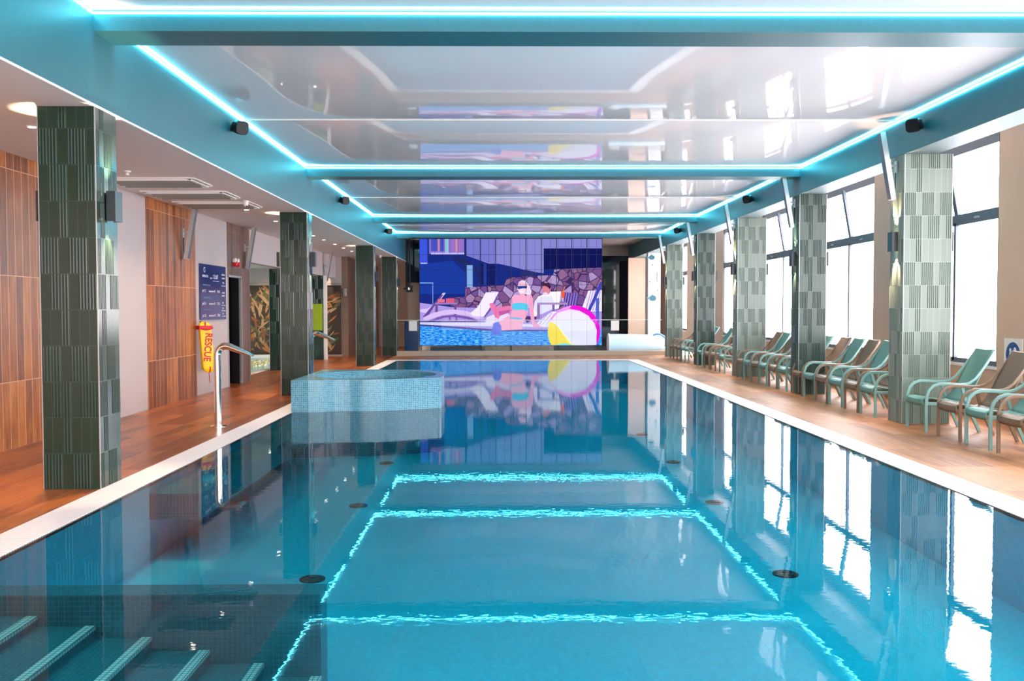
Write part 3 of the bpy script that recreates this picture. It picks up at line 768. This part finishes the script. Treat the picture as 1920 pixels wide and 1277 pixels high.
# ------------------------------------------------------------------ lounge chairs
def chair(cn):
    r = empty('lounge_chair', (0, 0, 0)); m = M[cn]; net = M[cn + '_net']
    # local x: + = backwards (towards the windows); front legs at x = 0
    def sheet(path, name):
        b = MB(); nn = 8
        for (x, z, w_) in path:
            for j in range(nn + 1):
                u = -1 + 2 * j / nn; b.v.append((x + .012 * u * u * -1, u * w_ / 2, z + .012 * u * u))
        mrow = len(path)
        for i in range(mrow - 1):
            for j in range(nn): b.f.append((i * (nn + 1) + j, i * (nn + 1) + j + 1, (i + 1) * (nn + 1) + j + 1, (i + 1) * (nn + 1) + j)); b.mi.append(0)
        o = b.build(name, net, r, smooth=True, recalc=False)
        md = o.modifiers.new('thick', 'SOLIDIFY'); md.thickness = .012
        return o
    sheet([(.0, .335, .47), (-.015, .37, .47), (-.01, .405, .47), (.02, .422, .47), (.08, .42, .475), (.2, .40, .48), (.34, .375, .48), (.44, .365, .48), (.50, .375, .48)], 'seat')
    sheet([(.50, .375, .48), (.55, .41, .485), (.60, .475, .49), (.66, .58, .49), (.73, .72, .485), (.80, .86, .47), (.875, 1.0, .45), (.90, 1.045, .43), (.915, 1.05, .42), (.925, 1.03, .42)], 'backrest')
    arm = [(0, 0, 0)]
    def crv(s_):
        y0 = s_ * .275
        return [(0, y0, 0), (-.004, y0, .2), (-.006, y0, .36), (.0, y0, .46), (.03, y0, .545), (.085, y0, .60), (.16, y0, .625), (.28, y0, .622), (.42, y0 * .99, .612), (.50, y0 * .97, .615)]
    def back(s_):
        y0 = s_ * .27
        return [(.48, y0, .613), (.56, y0 * .97, .635), (.64, y0 * .94, .69), (.72, y0 * .92, .79), (.80, y0 * .89, .90), (.87, y0 * .85, 1.0), (.90, y0 * .8, 1.045)]
    for s_ in (-1, 1):
        c = crv(s_)
        MB().sweep(c[:4], .014, .022, n=8, side=(0, 1, 0)).build('leg', m, r, smooth=True)
        MB().sweep(c[3:], .015, .021, n=8, side=(0, 1, 0)).build('armrest', m, r, smooth=True)
        MB().sweep(back(s_), .013, .018, n=8, side=(0, 1, 0)).build('back_frame', m, r, smooth=True)
        MB().sweep([(.46, s_ * .262, .60), (.50, s_ * .268, .44), (.60, s_ * .272, .2), (.69, s_ * .275, 0)], .014, .022, n=8, side=(0, 1, 0)).build('leg', m, r, smooth=True)
        MB().sweep([(.0, s_ * .252, .37), (.25, s_ * .25, .355), (.52, s_ * .25, .37)], .010, .022, n=8, side=(0, 1, 0)).build('side_rail', m, r, smooth=True)
    MB().sweep([(.55, -.26, .33), (.55, .26, .33)], .014, .014, n=8).build('crossbar', m, r, smooth=True)
    return r
protoC = {'brown': chair('brown'), 'teal': chair('teal')}; cu_ = set()
groups = [('', [(9.75, 'brown', 'nearest brown one, cut by the picture edge'), (10.47, 'teal', 'nearest teal one, cut by the picture edge'), (11.15, 'brown', 'second brown one from the right picture edge'), (12.0, 'teal', 'right in front of the nearest wide pale column')]),
          ('between the two nearest window-side columns', [(13.6, 'teal', 'nearest teal one'), (14.25, 'brown', 'nearest brown one'), (14.95, 'teal', 'second nearest teal one'), (15.6, 'brown', 'second nearest brown one'), (16.25, 'teal', 'farthest teal one'), (16.9, 'brown', 'farthest brown one')]),
          ('between the second and third window-side columns', [(17.85, 'teal', 'nearest teal one'), (18.47, 'brown', 'nearest brown one'), (19.09, 'teal', 'middle teal one'), (19.71, 'brown', 'middle brown one'), (20.33, 'teal', 'farthest teal one'), (20.95, 'brown', 'farthest brown one')]),
          ('between the third and fourth window-side columns', [(22.7, 'teal', 'nearest teal one'), (23.6, 'brown', 'nearer brown one'), (24.4, 'brown', 'farther brown one'), (25.2, 'teal', 'farthest teal one')]),
          ('in the last row before the balustrade', [(27.0, 'teal', 'nearest teal one'), (27.6, 'teal', 'second teal one'), (28.2, 'brown', 'nearest brown one'), (28.8, 'brown', 'middle brown one'), (29.4, 'brown', 'farthest brown one')])]
for gt, lst in groups:
    for (y, cn, t) in lst:
        o = protoC[cn] if cn not in cu_ else copy_tree(protoC[cn]); cu_.add(cn)
        o.location = (5.5 + random.uniform(-.015, .015), y, 0); o.rotation_euler.z = random.uniform(-.02, .02)
        tag(o, ('%s high-back lounge chair, %s %s' % (cn, t, gt)).strip(), 'chair', 'high-back lounge chairs along the windows')

# ------------------------------------------------------------------ pictogram sign on right wall
sg = empty('safety_sign', (WR - .002, 12.33, .93), 'white sign with a round blue swimmer pictogram on the right wall', 'sign')
MB().box(-.012, 0, -.22, .22, -.33, .26).build('plate', M['white'], sg)
MB().lathe([(.17, -.0125), (.17, -.014)], (0, 0, .04), 40, axis='x').build('blue_disc', M['blue_sign'], sg)
b = MB()
def disc(b, y, z, r_, x=-.0145, n=14, ry=None): b.quad([(x, y + r_ * math.cos(2 * math.pi * i / n), z + (ry or r_) * math.sin(2 * math.pi * i / n)) for i in range(n)])
disc(b, .06, .10, .028); disc(b, -.05, .11, .032); disc(b, -.055, .03, .05, ry=.055)
b.quad([(-.0145, .09, .03), (-.0145, .02, .03), (-.0145, .035, .075), (-.0145, .075, .075)]); b.quad([(-.0145, .03, .09), (-.0145, -.03, .1), (-.0145, -.03, .085), (-.0145, .03, .075)])
for z in (.0, -.03):
    pts = [(.11 - .022 * i, z + .009 * math.sin(i * 1.6)) for i in range(8)]
    for a, c in zip(pts, pts[1:]): b.quad([(-.0145, a[0], a[1]), (-.0145, c[0], c[1]), (-.0145, c[0], c[1] + .01), (-.0145, a[0], a[1] + .01)])
b.build('pictogram', M['text'], sg)

# ------------------------------------------------------------------ glass balustrade
gb = empty('glass_balustrade', (1, 31.66, .15), 'frameless clear glass balustrade on the low kerb at the far end of the pool', 'balustrade')
xsg = [-3.57, -1.25, 1.1, 3.45, 5.58]
for a, c in zip(xsg, xsg[1:]): MB().box(a - 1 + .01, c - 1 - .01, -.006, .006, 0, 1.06).build('glass_panel', M['glass'], gb)
MB().box(-4.57, 4.58, -.009, .009, 1.06, 1.075).build('top_rail', M['white'], gb)
for x, nm_ in ((-3.02, 'left'), (4.05, 'right')):
    tag(MB().box(-.14, .14, -.003, 0, -.17, .17).build('notice_sheet', M['white'], loc=(x - (0 if nm_ == 'left' else .1), 31.652, 1.02)), 'white paper notice on the glass balustrade, ' + nm_ + ' of the screen', 'notice', 'paper notices on the balustrade')

# ------------------------------------------------------------------ video screen
scr = empty('video_screen', (.385, 34.5, .2), 'huge video screen showing bathers and a beach ball by a pool', 'screen')
def C(cx_, cy_):    # picture coordinates 0..1234 across, 0..722 down
    return (-3.03 + (cx_ - 208) / 1234 * 6.83 - .385, 4.22 - (cy_ - 68) / 722 * 3.985 - .2)
cols_s = []; pic = MB(); layer = [0]
def smat(rgb, s_=1.0):
    key = ('scr', rgb)
    for i, (kk_, _) in enumerate(cols_s):
        if kk_ == key: return i
    cols_s.append((key, emit('screen_light', rgb, s_ * .62))); return len(cols_s) - 1
def poly(pts, rgb, mi=None):
    layer[0] += 1; y = -.004 - .0007 * layer[0]
    P_ = [C(min(max(a, 208), 1442), min(max(c, 68), 790)) for a, c in pts]
    pic.quad([(x, y, z) for x, z in P_], smat(rgb) if mi is None else mi)
def rect(a, c, d, e, rgb, mi=None): poly([(a, c), (d, c), (d, e), (a, e)], rgb, mi)
def ell(x, y, a, c, rgb, n=28, t0=0, t1=360):
    poly([(x + a * math.cos(R(t0 + (t1 - t0) * i / n)), y + c * math.sin(R(t0 + (t1 - t0) * i / n))) for i in range(n if t1 - t0 == 360 else n + 1)], rgb)
# procedural stone and water light
k = NT('screen_stone_wall'); o_ = k.obj(); vo = k.n('ShaderNodeTexVoronoi', feature='DISTANCE_TO_EDGE'); vo.inputs['Scale'].default_value = 3.6; k.l(o_, vo.inputs['Vector'])
vc = k.n('ShaderNodeTexVoronoi'); vc.inputs['Scale'].default_value = 3.6; k.l(o_, vc.inputs['Vector'])
rp = k.n('ShaderNodeValToRGB'); k.l(vc.outputs['Color'], rp.inputs[0]); e = rp.color_ramp.elements
e[0].position = .2; e[0].color = lin((120, 84, 150)); e[1].position = .8; e[1].color = lin((196, 170, 226)); mm_ = e.new(.5); mm_.color = lin((146, 92, 120))
nn_ = k.noise(o_, 9, 3)
k.b.inputs['Base Color'].default_value = (0, 0, 0, 1)
cc = k.mix(k.math('LESS_THAN', vo.outputs[0], .045), rp.outputs[0], lin((52, 34, 92)))
k.l(k.mix(k.math('MULTIPLY', nn_, .5), cc, lin((90, 60, 120))), k.b.inputs['Emission Color']); k.b.inputs['Specular IOR Level'].default_value = 0; k.b.inputs['Emission Strength'].default_value = .62
cols_s.append((('stone',), k.m)); STONE = len(cols_s) - 1
k = NT('screen_rippled_water'); q_ = k.xyz(k.obj()); nz_ = k.noise(k.comb(k.math('MULTIPLY', q_[0], 3), k.math('MULTIPLY', q_[2], 14)), 2.2, 5, .65)
rp = k.n('ShaderNodeValToRGB'); k.l(nz_, rp.inputs[0]); e = rp.color_ramp.elements
e[0].position = .38; e[0].color = lin((10, 84, 214)); e[1].position = .68; e[1].color = lin((170, 232, 255)); mm_ = e.new(.5); mm_.color = lin((28, 150, 246))
k.b.inputs['Base Color'].default_value = (0, 0, 0, 1); k.l(rp.outputs[0], k.b.inputs['Emission Color']); k.b.inputs['Specular IOR Level'].default_value = 0; k.b.inputs['Emission Strength'].default_value = .62
cols_s.append((('water',), k.m)); WAT = len(cols_s) - 1
rect(208, 68, 1442, 790, (24, 42, 128))
rect(208, 68, 262, 235, (58, 84, 216)); rect(214, 228, 262, 236, (170, 180, 250))
rect(272, 68, 510, 168, (128, 112, 206)); rect(285, 68, 372, 150, (70, 80, 190)); rect(330, 68, 345, 150, (190, 130, 160)); rect(380, 68, 404, 160, (140, 190, 210)); rect(420, 68, 500, 155, (150, 110, 190)); rect(452, 68, 464, 155, (210, 140, 160))
rect(285, 160, 510, 172, (190, 180, 245))
poly([(525, 68), (1442, 68), (1442, 132), (1048, 132), (1048, 300), (960, 290), (860, 262), (740, 235), (690, 240), (525, 180)], (132, 132, 206))
poly([(525, 68), (720, 68), (720, 235), (620, 215), (525, 175)], (116, 118, 202))
rect(1048, 132, 1442, 275, (16, 22, 84))
poly([(430, 190), (480, 190), (560, 235), (625, 300), (640, 370), (615, 370), (600, 310), (540, 255), (440, 215)], (30, 40, 100))
poly([(208, 240), (430, 215), (520, 300), (520, 440), (208, 440)], (26, 58, 158))
rect(620, 235, 718, 378, (20, 28, 96)); rect(640, 235, 660, 378, (40, 60, 150))
rect(527, 245, 566, 500, (128, 168, 226)); rect(208, 362, 300, 369, (120, 170, 240)); rect(293, 362, 299, 600, (110, 140, 220))
poly([(515, 397), (780, 382), (800, 332), (985, 318), (1112, 314), (1120, 274), (1442, 262), (1442, 575), (515, 575)], None, STONE)
poly([(890, 300), (930, 278), (985, 290), (1015, 315), (890, 322)], (40, 48, 110))
poly([(420, 465), (545, 458), (545, 560), (420, 560)], None, STONE)
poly([(208, 500), (420, 530), (900, 545), (1442, 545), (1442, 800), (208, 800)], (170, 150, 226))
poly([(208, 632), (700, 636), (1080, 650), (1080, 668), (208, 650)], (222, 214, 255))
# loungers
poly([(365, 433), (384, 433), (318, 520), (262, 575), (208, 560), (208, 545), (262, 540), (310, 505)], (216, 196, 244))
poly([(352, 446), (368, 446), (300, 535), (262, 590), (225, 600), (270, 545)], (104, 72, 150))
rect(312, 500, 462, 512, (160, 120, 190)); rect(312, 512, 330, 600, (112, 76, 150)); rect(440, 512, 456, 600, (112, 76, 150)); rect(385, 470, 440, 500, (214, 90, 130)); rect(330, 476, 376, 498, (230, 110, 140))
poly([(230, 600), (300, 568), (380, 550), (440, 546), (520, 556), (600, 580), (640, 606), (600, 612), (540, 590), (440, 576), (360, 584), (260, 620), (235, 622)], (214, 190, 240))
poly([(262, 622), (360, 590), (440, 582), (540, 596), (600, 618), (590, 628), (520, 610), (440, 596), (370, 602), (290, 628)], (120, 84, 170))
poly([(655, 430), (742, 428), (700, 510), (640, 596), (570, 590), (548, 572), (600, 530)], (240, 230, 255))
poly([(742, 428), (752, 430), (705, 530), (650, 600), (640, 596), (700, 510)], (120, 84, 170))
rect(405, 590, 417, 625, (120, 90, 170)); rect(450, 590, 462, 625, (120, 90, 170)); rect(205, 625, 600, 632, (70, 60, 150))
poly([(660, 600), (720, 575), (800, 570), (840, 600), (820, 640), (650, 640)], (228, 216, 252))
# man on lounger
poly([(1085, 426), (1165, 424), (1150, 540), (1020, 560), (990, 600), (975, 590), (985, 500), (1010, 460)], (246, 240, 255))
poly([(985, 490), (1030, 462), (1100, 455), (1120, 500), (1105, 545), (1030, 580), (985, 560)], (224, 222, 255))
ell(1066, 408, 29, 40, (214, 130, 150)); poly([(1036, 392), (1045, 368), (1080, 366), (1096, 388), (1090, 410), (1072, 392), (1050, 386)], (64, 30, 60)); ell(1060, 440, 16, 10, (236, 210, 240))
poly([(680, 505), (700, 500), (730, 530), (830, 520), (835, 545), (760, 575), (740, 612), (718, 600), (700, 560), (684, 530)], (232, 120, 176)); poly([(740, 560), (835, 545), (835, 560), (750, 590)], (190, 90, 160))
poly([(1185, 430), (1290, 440), (1270, 545), (1160, 520)], (90, 62, 140)); 
for i in range(5): poly([(1200 + 18 * i, 436), (1206 + 18 * i, 437), (1188 + 18 * i, 535), (1182 + 18 * i, 533)], (150, 130, 220))
rect(1003, 500, 1210, 514, (168, 140, 196)); rect(1003, 514, 1022, 610, (140, 110, 170)); rect(1105, 514, 1122, 580, (130, 100, 170))
poly([(1165, 425), (1192, 425), (1186, 470), (1170, 470)], (240, 90, 60)); poly([(1186, 392), (1192, 393), (1182, 430), (1178, 430)], (250, 150, 60)); rect(1174, 468, 1182, 496, (210, 200, 240))
# striped loungers at right
poly([(1350, 420), (1442, 416), (1442, 560), (1340, 560), (1308, 535)], (240, 232, 255))
for i in range(6): poly([(1365 + 16 * i, 420), (1371 + 16 * i, 420), (1336 + 16 * i, 556), (1330 + 16 * i, 556)], (170, 140, 220))
poly([(1428, 365), (1442, 360), (1442, 390), (1365, 560), (1345, 556)], (60, 70, 180)); rect(1402, 470, 1424, 640, (80, 100, 200))
poly([(990, 650), (1060, 590), (1110, 560), (1180, 565), (1100, 640), (1050, 664)], (238, 230, 255))
for i in range(4): poly([(1010 + 26 * i, 650), (1016 + 26 * i, 650), (1085 + 22 * i, 570), (1079 + 22 * i, 570)], (180, 160, 225))
poly([(920, 590), (1000, 595), (1000, 615), (960, 620), (935, 640), (915, 610)], (84, 50, 120))
# water
poly([(208, 646), (420, 660), (700, 680), (1090, 686), (1442, 690), (1442, 790), (208, 790)], None, WAT)
poly([(208, 646), (420, 660), (700, 680), (1090, 686), (1090, 694), (700, 694), (420, 672), (208, 656)], (70, 60, 150))
# woman seated on the pool edge
poly([(873, 380), (880, 358), (900, 348), (925, 352), (945, 376), (965, 420), (960, 450), (935, 446), (880, 430), (868, 410)], (238, 216, 240))
ell(903, 402, 32, 46, (246, 190, 214)); poly([(870, 388), (935, 386), (932, 404), (906, 402), (900, 404), (872, 408)], (24, 66, 150)); ell(902, 424, 20, 16, (250, 226, 240))
rect(888, 438, 920, 466, (236, 170, 200))
poly([(832, 462), (850, 446), (890, 452), (925, 452), (960, 446), (974, 470), (966, 510), (944, 540), (932, 590), (905, 640), (900, 682), (730, 690), (700, 670), (706, 640), (760, 622), (820, 580), (838, 540), (828, 500)], (244, 170, 206))
poly([(955, 450), (974, 470), (980, 560), (985, 630), (1020, 655), (1026, 668), (985, 672), (968, 650), (950, 560), (944, 500)], (240, 160, 200))
poly([(836, 466), (838, 500), (828, 560), (818, 575), (826, 500)], (236, 150, 190))
poly([(833, 508), (870, 500), (910, 502), (944, 514), (940, 556), (900, 548), (850, 552), (832, 540)], (90, 200, 236))
poly([(820, 596), (860, 600), (905, 606), (890, 618), (850, 610), (815, 608)], (120, 190, 230))
poly([(700, 670), (706, 640), (740, 628), (760, 660), (760, 690), (740, 720), (695, 716)], (90, 110, 226))
# ball
def ballpt(t, r_=178): return (1253 + r_ * math.cos(R(t)), 698 + r_ * math.sin(R(t)))
ell(1253, 698, 178, 176, (236, 230, 255), 48)
poly([ballpt(t) for t in range(-160, -20, 6)] + [ballpt(-20)] + [(1400, 640), (1350, 590), (1290, 556), (1220, 548), (1140, 570)], (244, 150, 240))
poly([ballpt(t) for t in range(-95, 35, 6)] + [(1405, 740), (1408, 690), (1390, 640), (1350, 590), (1290, 556), (1220, 540)], (236, 24, 214))
poly([ballpt(t) for t in range(148, 205, 6)] + [(1120, 640), (1165, 690), (1240, 790), (1180, 790), (1105, 790)], (250, 222, 70))
poly([(1128, 640), (1150, 668), (1200, 730), (1250, 790), (1235, 790), (1170, 705)], (255, 250, 180))
poly([(1110, 790), (1250, 790), (1190, 776)], (120, 220, 250))
po = pic.build('picture', [m_ for _, m_ in cols_s], scr, recalc=False)
b = MB()
x0s, z1s = C(208, 68); x1s, z0s = C(1442, 790)
MB().box(x0s - .02, x1s + .02, 0, .05, z0s - .02, z1s + .02).build('screen_back', M['black'], scr)
for cx_ in (515, 618, 721, 824, 927, 1030, 1133, 1236, 1339):
    xx, _ = C(cx_, 0); b.box(xx - .014, xx + .014, -.125, -.12, C(0, 400 if cx_ > 600 else 300)[1], z1s)
    b.box(xx - .003, xx + .003, -.125, -.12, z0s, z1s)
for cx_ in range(260, 1442, 52):
    xx, _ = C(cx_, 0); b.box(xx - .004, xx + .004, -.1245, -.121, C(0, 380)[1], z1s)
for cy_ in (175, 277, 380):
    _, zz_ = C(0, cy_); b.box(x0s, x1s, -.124, -.121, zz_ - .006, zz_ + .006)
b.build('module_seams', plain('dark_seam', (20, 26, 84), .6), scr)
# four support legs beneath
for cx_ in (620, 825, 1160, 1235): xx, _ = C(cx_, 0); MB().box(xx - .03, xx + .03, .06, .12, -.5, z1s).build('support_post', M['black'], scr)

# ------------------------------------------------------------------ behind the balustrade, left: dark cabinet and beige wall
tag(MB().box(-3.56, -3.05, 35.3, 35.6, -.3, 4.25).build('partition', M['beige_wall']), 'narrow beige partition between the farthest left column and the video screen', 'partition')
r = empty('equipment_cabinet', (-3.25, 34.8, 3.3), 'tall dark blue-black cabinet hung left of the video screen', 'cabinet')
MB().box(-.24, .26, -.1, .3, -.7, .9).build('housing', M['navy_glass'], r)
MB().box(-.34, -.25, -.1, .2, -.9, .9).build('cable_duct', M['black'], r)
r = empty('projector', (-3.35, 33.9, 2.35), 'small black projector on a bracket left of the video screen', 'projector')
MB().box(-.12, .1, -.12, .12, -.12, .12).build('housing', M['black'], r); MB().lathe([(.05, -.16), (.05, -.12)], (0, 0, 0), 14, axis='y').build('lens', M['chrome'], r)
MB().box(-.22, -.12, -.03, .03, -.03, .03).box(-.03, .03, -.03, .03, .12, 1.95).build('bracket', M['black'], r)
tag(MB().box(-3.5, -3.0, 33.4, 33.5, -.3, 1.15).build('blue_reflection_sheet', plain('deep_blue_reflection', (10, 50, 96), .2)), 'low deep blue sheet painted as a reflection at the left end of the balustrade', 'panel')  # added sheet, its colour paints in the blue reflection on the glass
tag(MB().box(-2.7, -.6, 35.2, 36, -.3, .14).build('pool_edge_block', plain('petrol_block', (10, 70, 104), .3)), 'low petrol blue block beneath the left half of the screen', 'block')
tag(MB().box(-.3, 1.9, 35.4, 36, -.3, .12).build('pool_edge_block', M['kerb']), 'low beige block beneath the middle of the screen', 'block')

# right: pale wall, fish column, slide
struct(MB().box(5.35, XR + .5, 38.4, 38.6, -.3, ZR).build('wall_right', M['beige_wall']))
fc = tag(MB().box(-.24, .24, -.02, .4, -.3, ZR).build('white_pillar', M['white'], loc=(5.86, 35, 0)), 'bright white pillar with teal fish decals beside the slide', 'pillar')
kf = plain('teal_decal', (40, 120, 140), .4); kd = plain('dark_decal', (60, 80, 100), .4)
def fish(z, x, s_, name, stripes=True):
    b = MB(); pts = [(x + s_ * .13 * math.cos(R(a)), z + s_ * .10 * math.sin(R(a))) for a in range(0, 360, 20)]
    b.quad([(p[0], -.022, p[1]) for p in pts]); b.quad([(x - s_ * .11, -.022, z), (x - s_ * .2, -.022, z + s_ * .07), (x - s_ * .2, -.022, z - s_ * .07)])
    b.quad([(x - s_ * .03, -.022, z + s_ * .09), (x + s_ * .06, -.022, z + s_ * .08), (x - s_ * .05, -.022, z + s_ * .15)])
    o = b.build(name, kf, fc)
    b = MB()
    for dx in (-.05, .01, .07): b.box(x + s_ * dx, x + s_ * (dx + .022), -.025, -.022, z - s_ * .07, z + s_ * .07)
    b.build('fish_stripes', kd, o)
fish(3.55, -.1, .9, 'fish_decal'); fish(2.0, -.06, 1.1, 'fish_decal')
MB().sweep([(.07, -.024, 3.02), (.12, -.024, 2.95), (.13, -.024, 2.86), (.08, -.024, 2.78), (.13, -.024, 2.70), (.12, -.024, 2.62), (.07, -.024, 2.6)], [.02, .03, .025, .035, .028, .016, .008], .003, n=10).build('seahorse_decal', kf, fc)
for (x, z) in ((-.07, 3.27), (-.17, 2.62), (.13, 2.3)): MB().lathe([(.025, -.022), (.025, -.024)], (x, 0, z), 12, axis='y').build('bubble_decal', kd, fc)
sl = empty('tube_slide', (4.9, 33.1, 0), 'white and pale blue water slide tube lying behind the right end of the balustrade', 'slide')
k = NT('pale_blue_slide_mosaic'); p = k.xyz(k.obj())
f = k.noise(k.obj(), 1.3, 2); k.l(k.mix(f, lin((170, 214, 236)), lin((240, 244, 248))), k.b.inputs['Base Color']); k.b.inputs['Roughness'].default_value = .25
prf = [(-1.0, .30), (-.99, .36), (-.6, .36), (0, .35), (.5, .33), (.85, .31), (1.0, .31), (1.02, .27)]
b = MB().sweep([(x, 0, .33) for x, _ in prf], [a for _, a in prf], n=28, side=(0, 1, 0)); b.build('tube', k.m, sl, smooth=True)
MB().sweep([(-1.03, 0, .33), (-.97, 0, .33)], .385, n=28, side=(0, 1, 0)).build('end_flange', M['white'], sl, smooth=True)
pts = [(1.0 + .02 * math.cos(R(a)), .34 * math.cos(R(a)) * .2, .33 + .36 * math.sin(R(a))) for a in range(0, 181, 15)]
MB().sweep([(.75 + .33 * math.cos(R(a)), -.2, .33 + .36 * math.sin(R(a))) for a in range(0, 121, 12)], .03, n=8).build('blue_edge', plain('blue_slide_edge', (70, 130, 180), .3), sl, smooth=True)
MB().box(-.9, .9, -.25, .25, -.3, 0).build('plinth', M['grey'], sl)

# ------------------------------------------------------------------ spa area on the far left
spa = empty('spa_pool', (-9.2, 26, 0), 'small dark bubbling spa pool behind the left wall, in front of the leaf mural', 'spa pool')
def sch(o): o.parent = spa; o.location = (9.2, -26, 0); return o
sch(MB().box(-12.28, -6.32, 20.7, 31.0, -1.0, -.8).build('basin', plain('dark_green_mosaic', (44, 62, 52), .3)))
sch(MB().quad([(-12.28, 20.7, -.03), (-6.32, 20.7, -.03), (-6.32, 31, -.03), (-12.28, 31, -.03)]).build('water', M['water_dark'], recalc=False))
sch(MB().box(-6.32, -6.15, 20.7, 31.3, -.3, .01).box(-12.28, -6.32, 31.0, 31.3, -1, .06).build('edge', M['white']))
b = MB()
for i in range(260):
    a, rr_ = random.uniform(0, 6.28), random.random() ** .7 * 1.6
    x, y = -7.6 + rr_ * math.cos(a) * .6, 27.4 + rr_ * math.sin(a) * 1.3; s_ = random.uniform(.02, .06)
    if x > -6.36: continue
    b.lathe([(s_, -.03), (s_ * .8, -.03 + s_ * .6), (.002, -.03 + s_)], (x, y, 0), 6)
o = sch(b.build('foam_bubbles', plain('water_foam', (220, 200, 150), .3), smooth=True)); o['kind'] = 'stuff'
fn = empty('fountain_jet', (-7.95, 29.0, -.02), 'thin vertical water jet rising from the small spa pool', 'fountain')
MB().sweep([(0, 0, 0), (0, 0, .3), (.01, 0, .7), (0, 0, .78)], [.05, .03, .035, .012], n=10).build('jet', plain('falling_water', (200, 190, 165), .2), fn, smooth=True)
# mural of jungle leaves
mu = tag(MB().box(-12.2, -5.43, -.02, 0, 0, 2.35).build('leaf_mural', plain('mural_dark_ground', (58, 44, 34), .4, vary=.3), loc=(0, 31.38, .06)), 'floor-height mural of large brown, ochre and olive jungle leaves on the back left wall', 'mural')
lm = [plain('mural_leaf_%s' % n_, c_, .4, vary=.25, scale=9) for n_, c_ in (('ochre', (170, 112, 60)), ('olive', (96, 96, 60)), ('rust', (134, 78, 44)), ('sand', (176, 142, 104)), ('umber', (74, 56, 42)))]
b = MB(); d_ = [0]
for i in range(620):
    x, z = random.uniform(-9.3, -5.7) if i < 480 else random.uniform(-12, -9), random.uniform(.05, 2.1); L = random.uniform(.25, .6); a = random.uniform(-2.2, 2.2) * .6 + math.pi / 2; w_ = L * random.uniform(.05, .12); bend = random.uniform(-.3, .3)
    top, bot = [], []
    for j in range(7):
        t = j / 6; cxp = x + L * t * math.cos(a + bend * t); czp = z + L * t * math.sin(a + bend * t); ww = w_ * math.sin(math.pi * min(1, t * .95 + .03))
        nx_, nz_ = -math.sin(a + bend * t), math.cos(a + bend * t)
        top.append((cxp + nx_ * ww, czp + nz_ * ww)); bot.append((cxp - nx_ * ww, czp - nz_ * ww))
    P_ = [(min(-5.45, max(-12.18, p[0])), min(2.34, max(.01, p[1]))) for p in top + bot[::-1]]
    b.quad([(p[0], -.022 - .00004 * i, p[1]) for p in P_], random.randrange(5))
b.build('painted_leaves', lm, mu, recalc=False)
struct(MB().box(-12.3, -5.43, 31.3, 31.4, 2.41, 2.5).build('trim_9', M['grey']))
tag(MB().box(-.22, .2, -.02, 0, -.42, .42).build('lime_panel', M['lime'], loc=(-5.83, 29.08, 1.35)), 'lime green panel on the front of the spa-side green column', 'panel')
struct(MB().box(-5.6, -5.5, 29.1, 29.2, 0, 2.66).build('trim_10', M['white']))
tag(MB().lathe([(.07, 0), (.07, .22), (.05, .25)], (-5.3, 31.3, 2.05), 14).build('wall_lantern', M['grey'], smooth=True), 'small grey round wall fitting on the brown wall near the mural', 'wall fitting')
for (x, y, e_, lt_) in ((-7.5, 29.8, 120, 'nearest the fountain jet'), (-9.5, 28.5, 90, 'farthest left'), (-5.9, 30.6, 50, 'above the right end of the leaf mural')):
    rr_ = empty('downlight', (x, y, 3.0), 'recessed light over the spa pool, ' + lt_, 'downlight', 'downlights over the spa pool')
    MB().lathe([(.055, 0), (.055, -.006), (.04, -.008)], n=16).build('lens', M['lamp_white'], rr_)
    spot(rr_, (0, 0, -.03), (0, .45, -1), e_, 120, .8, (1, .75, .5), .04)
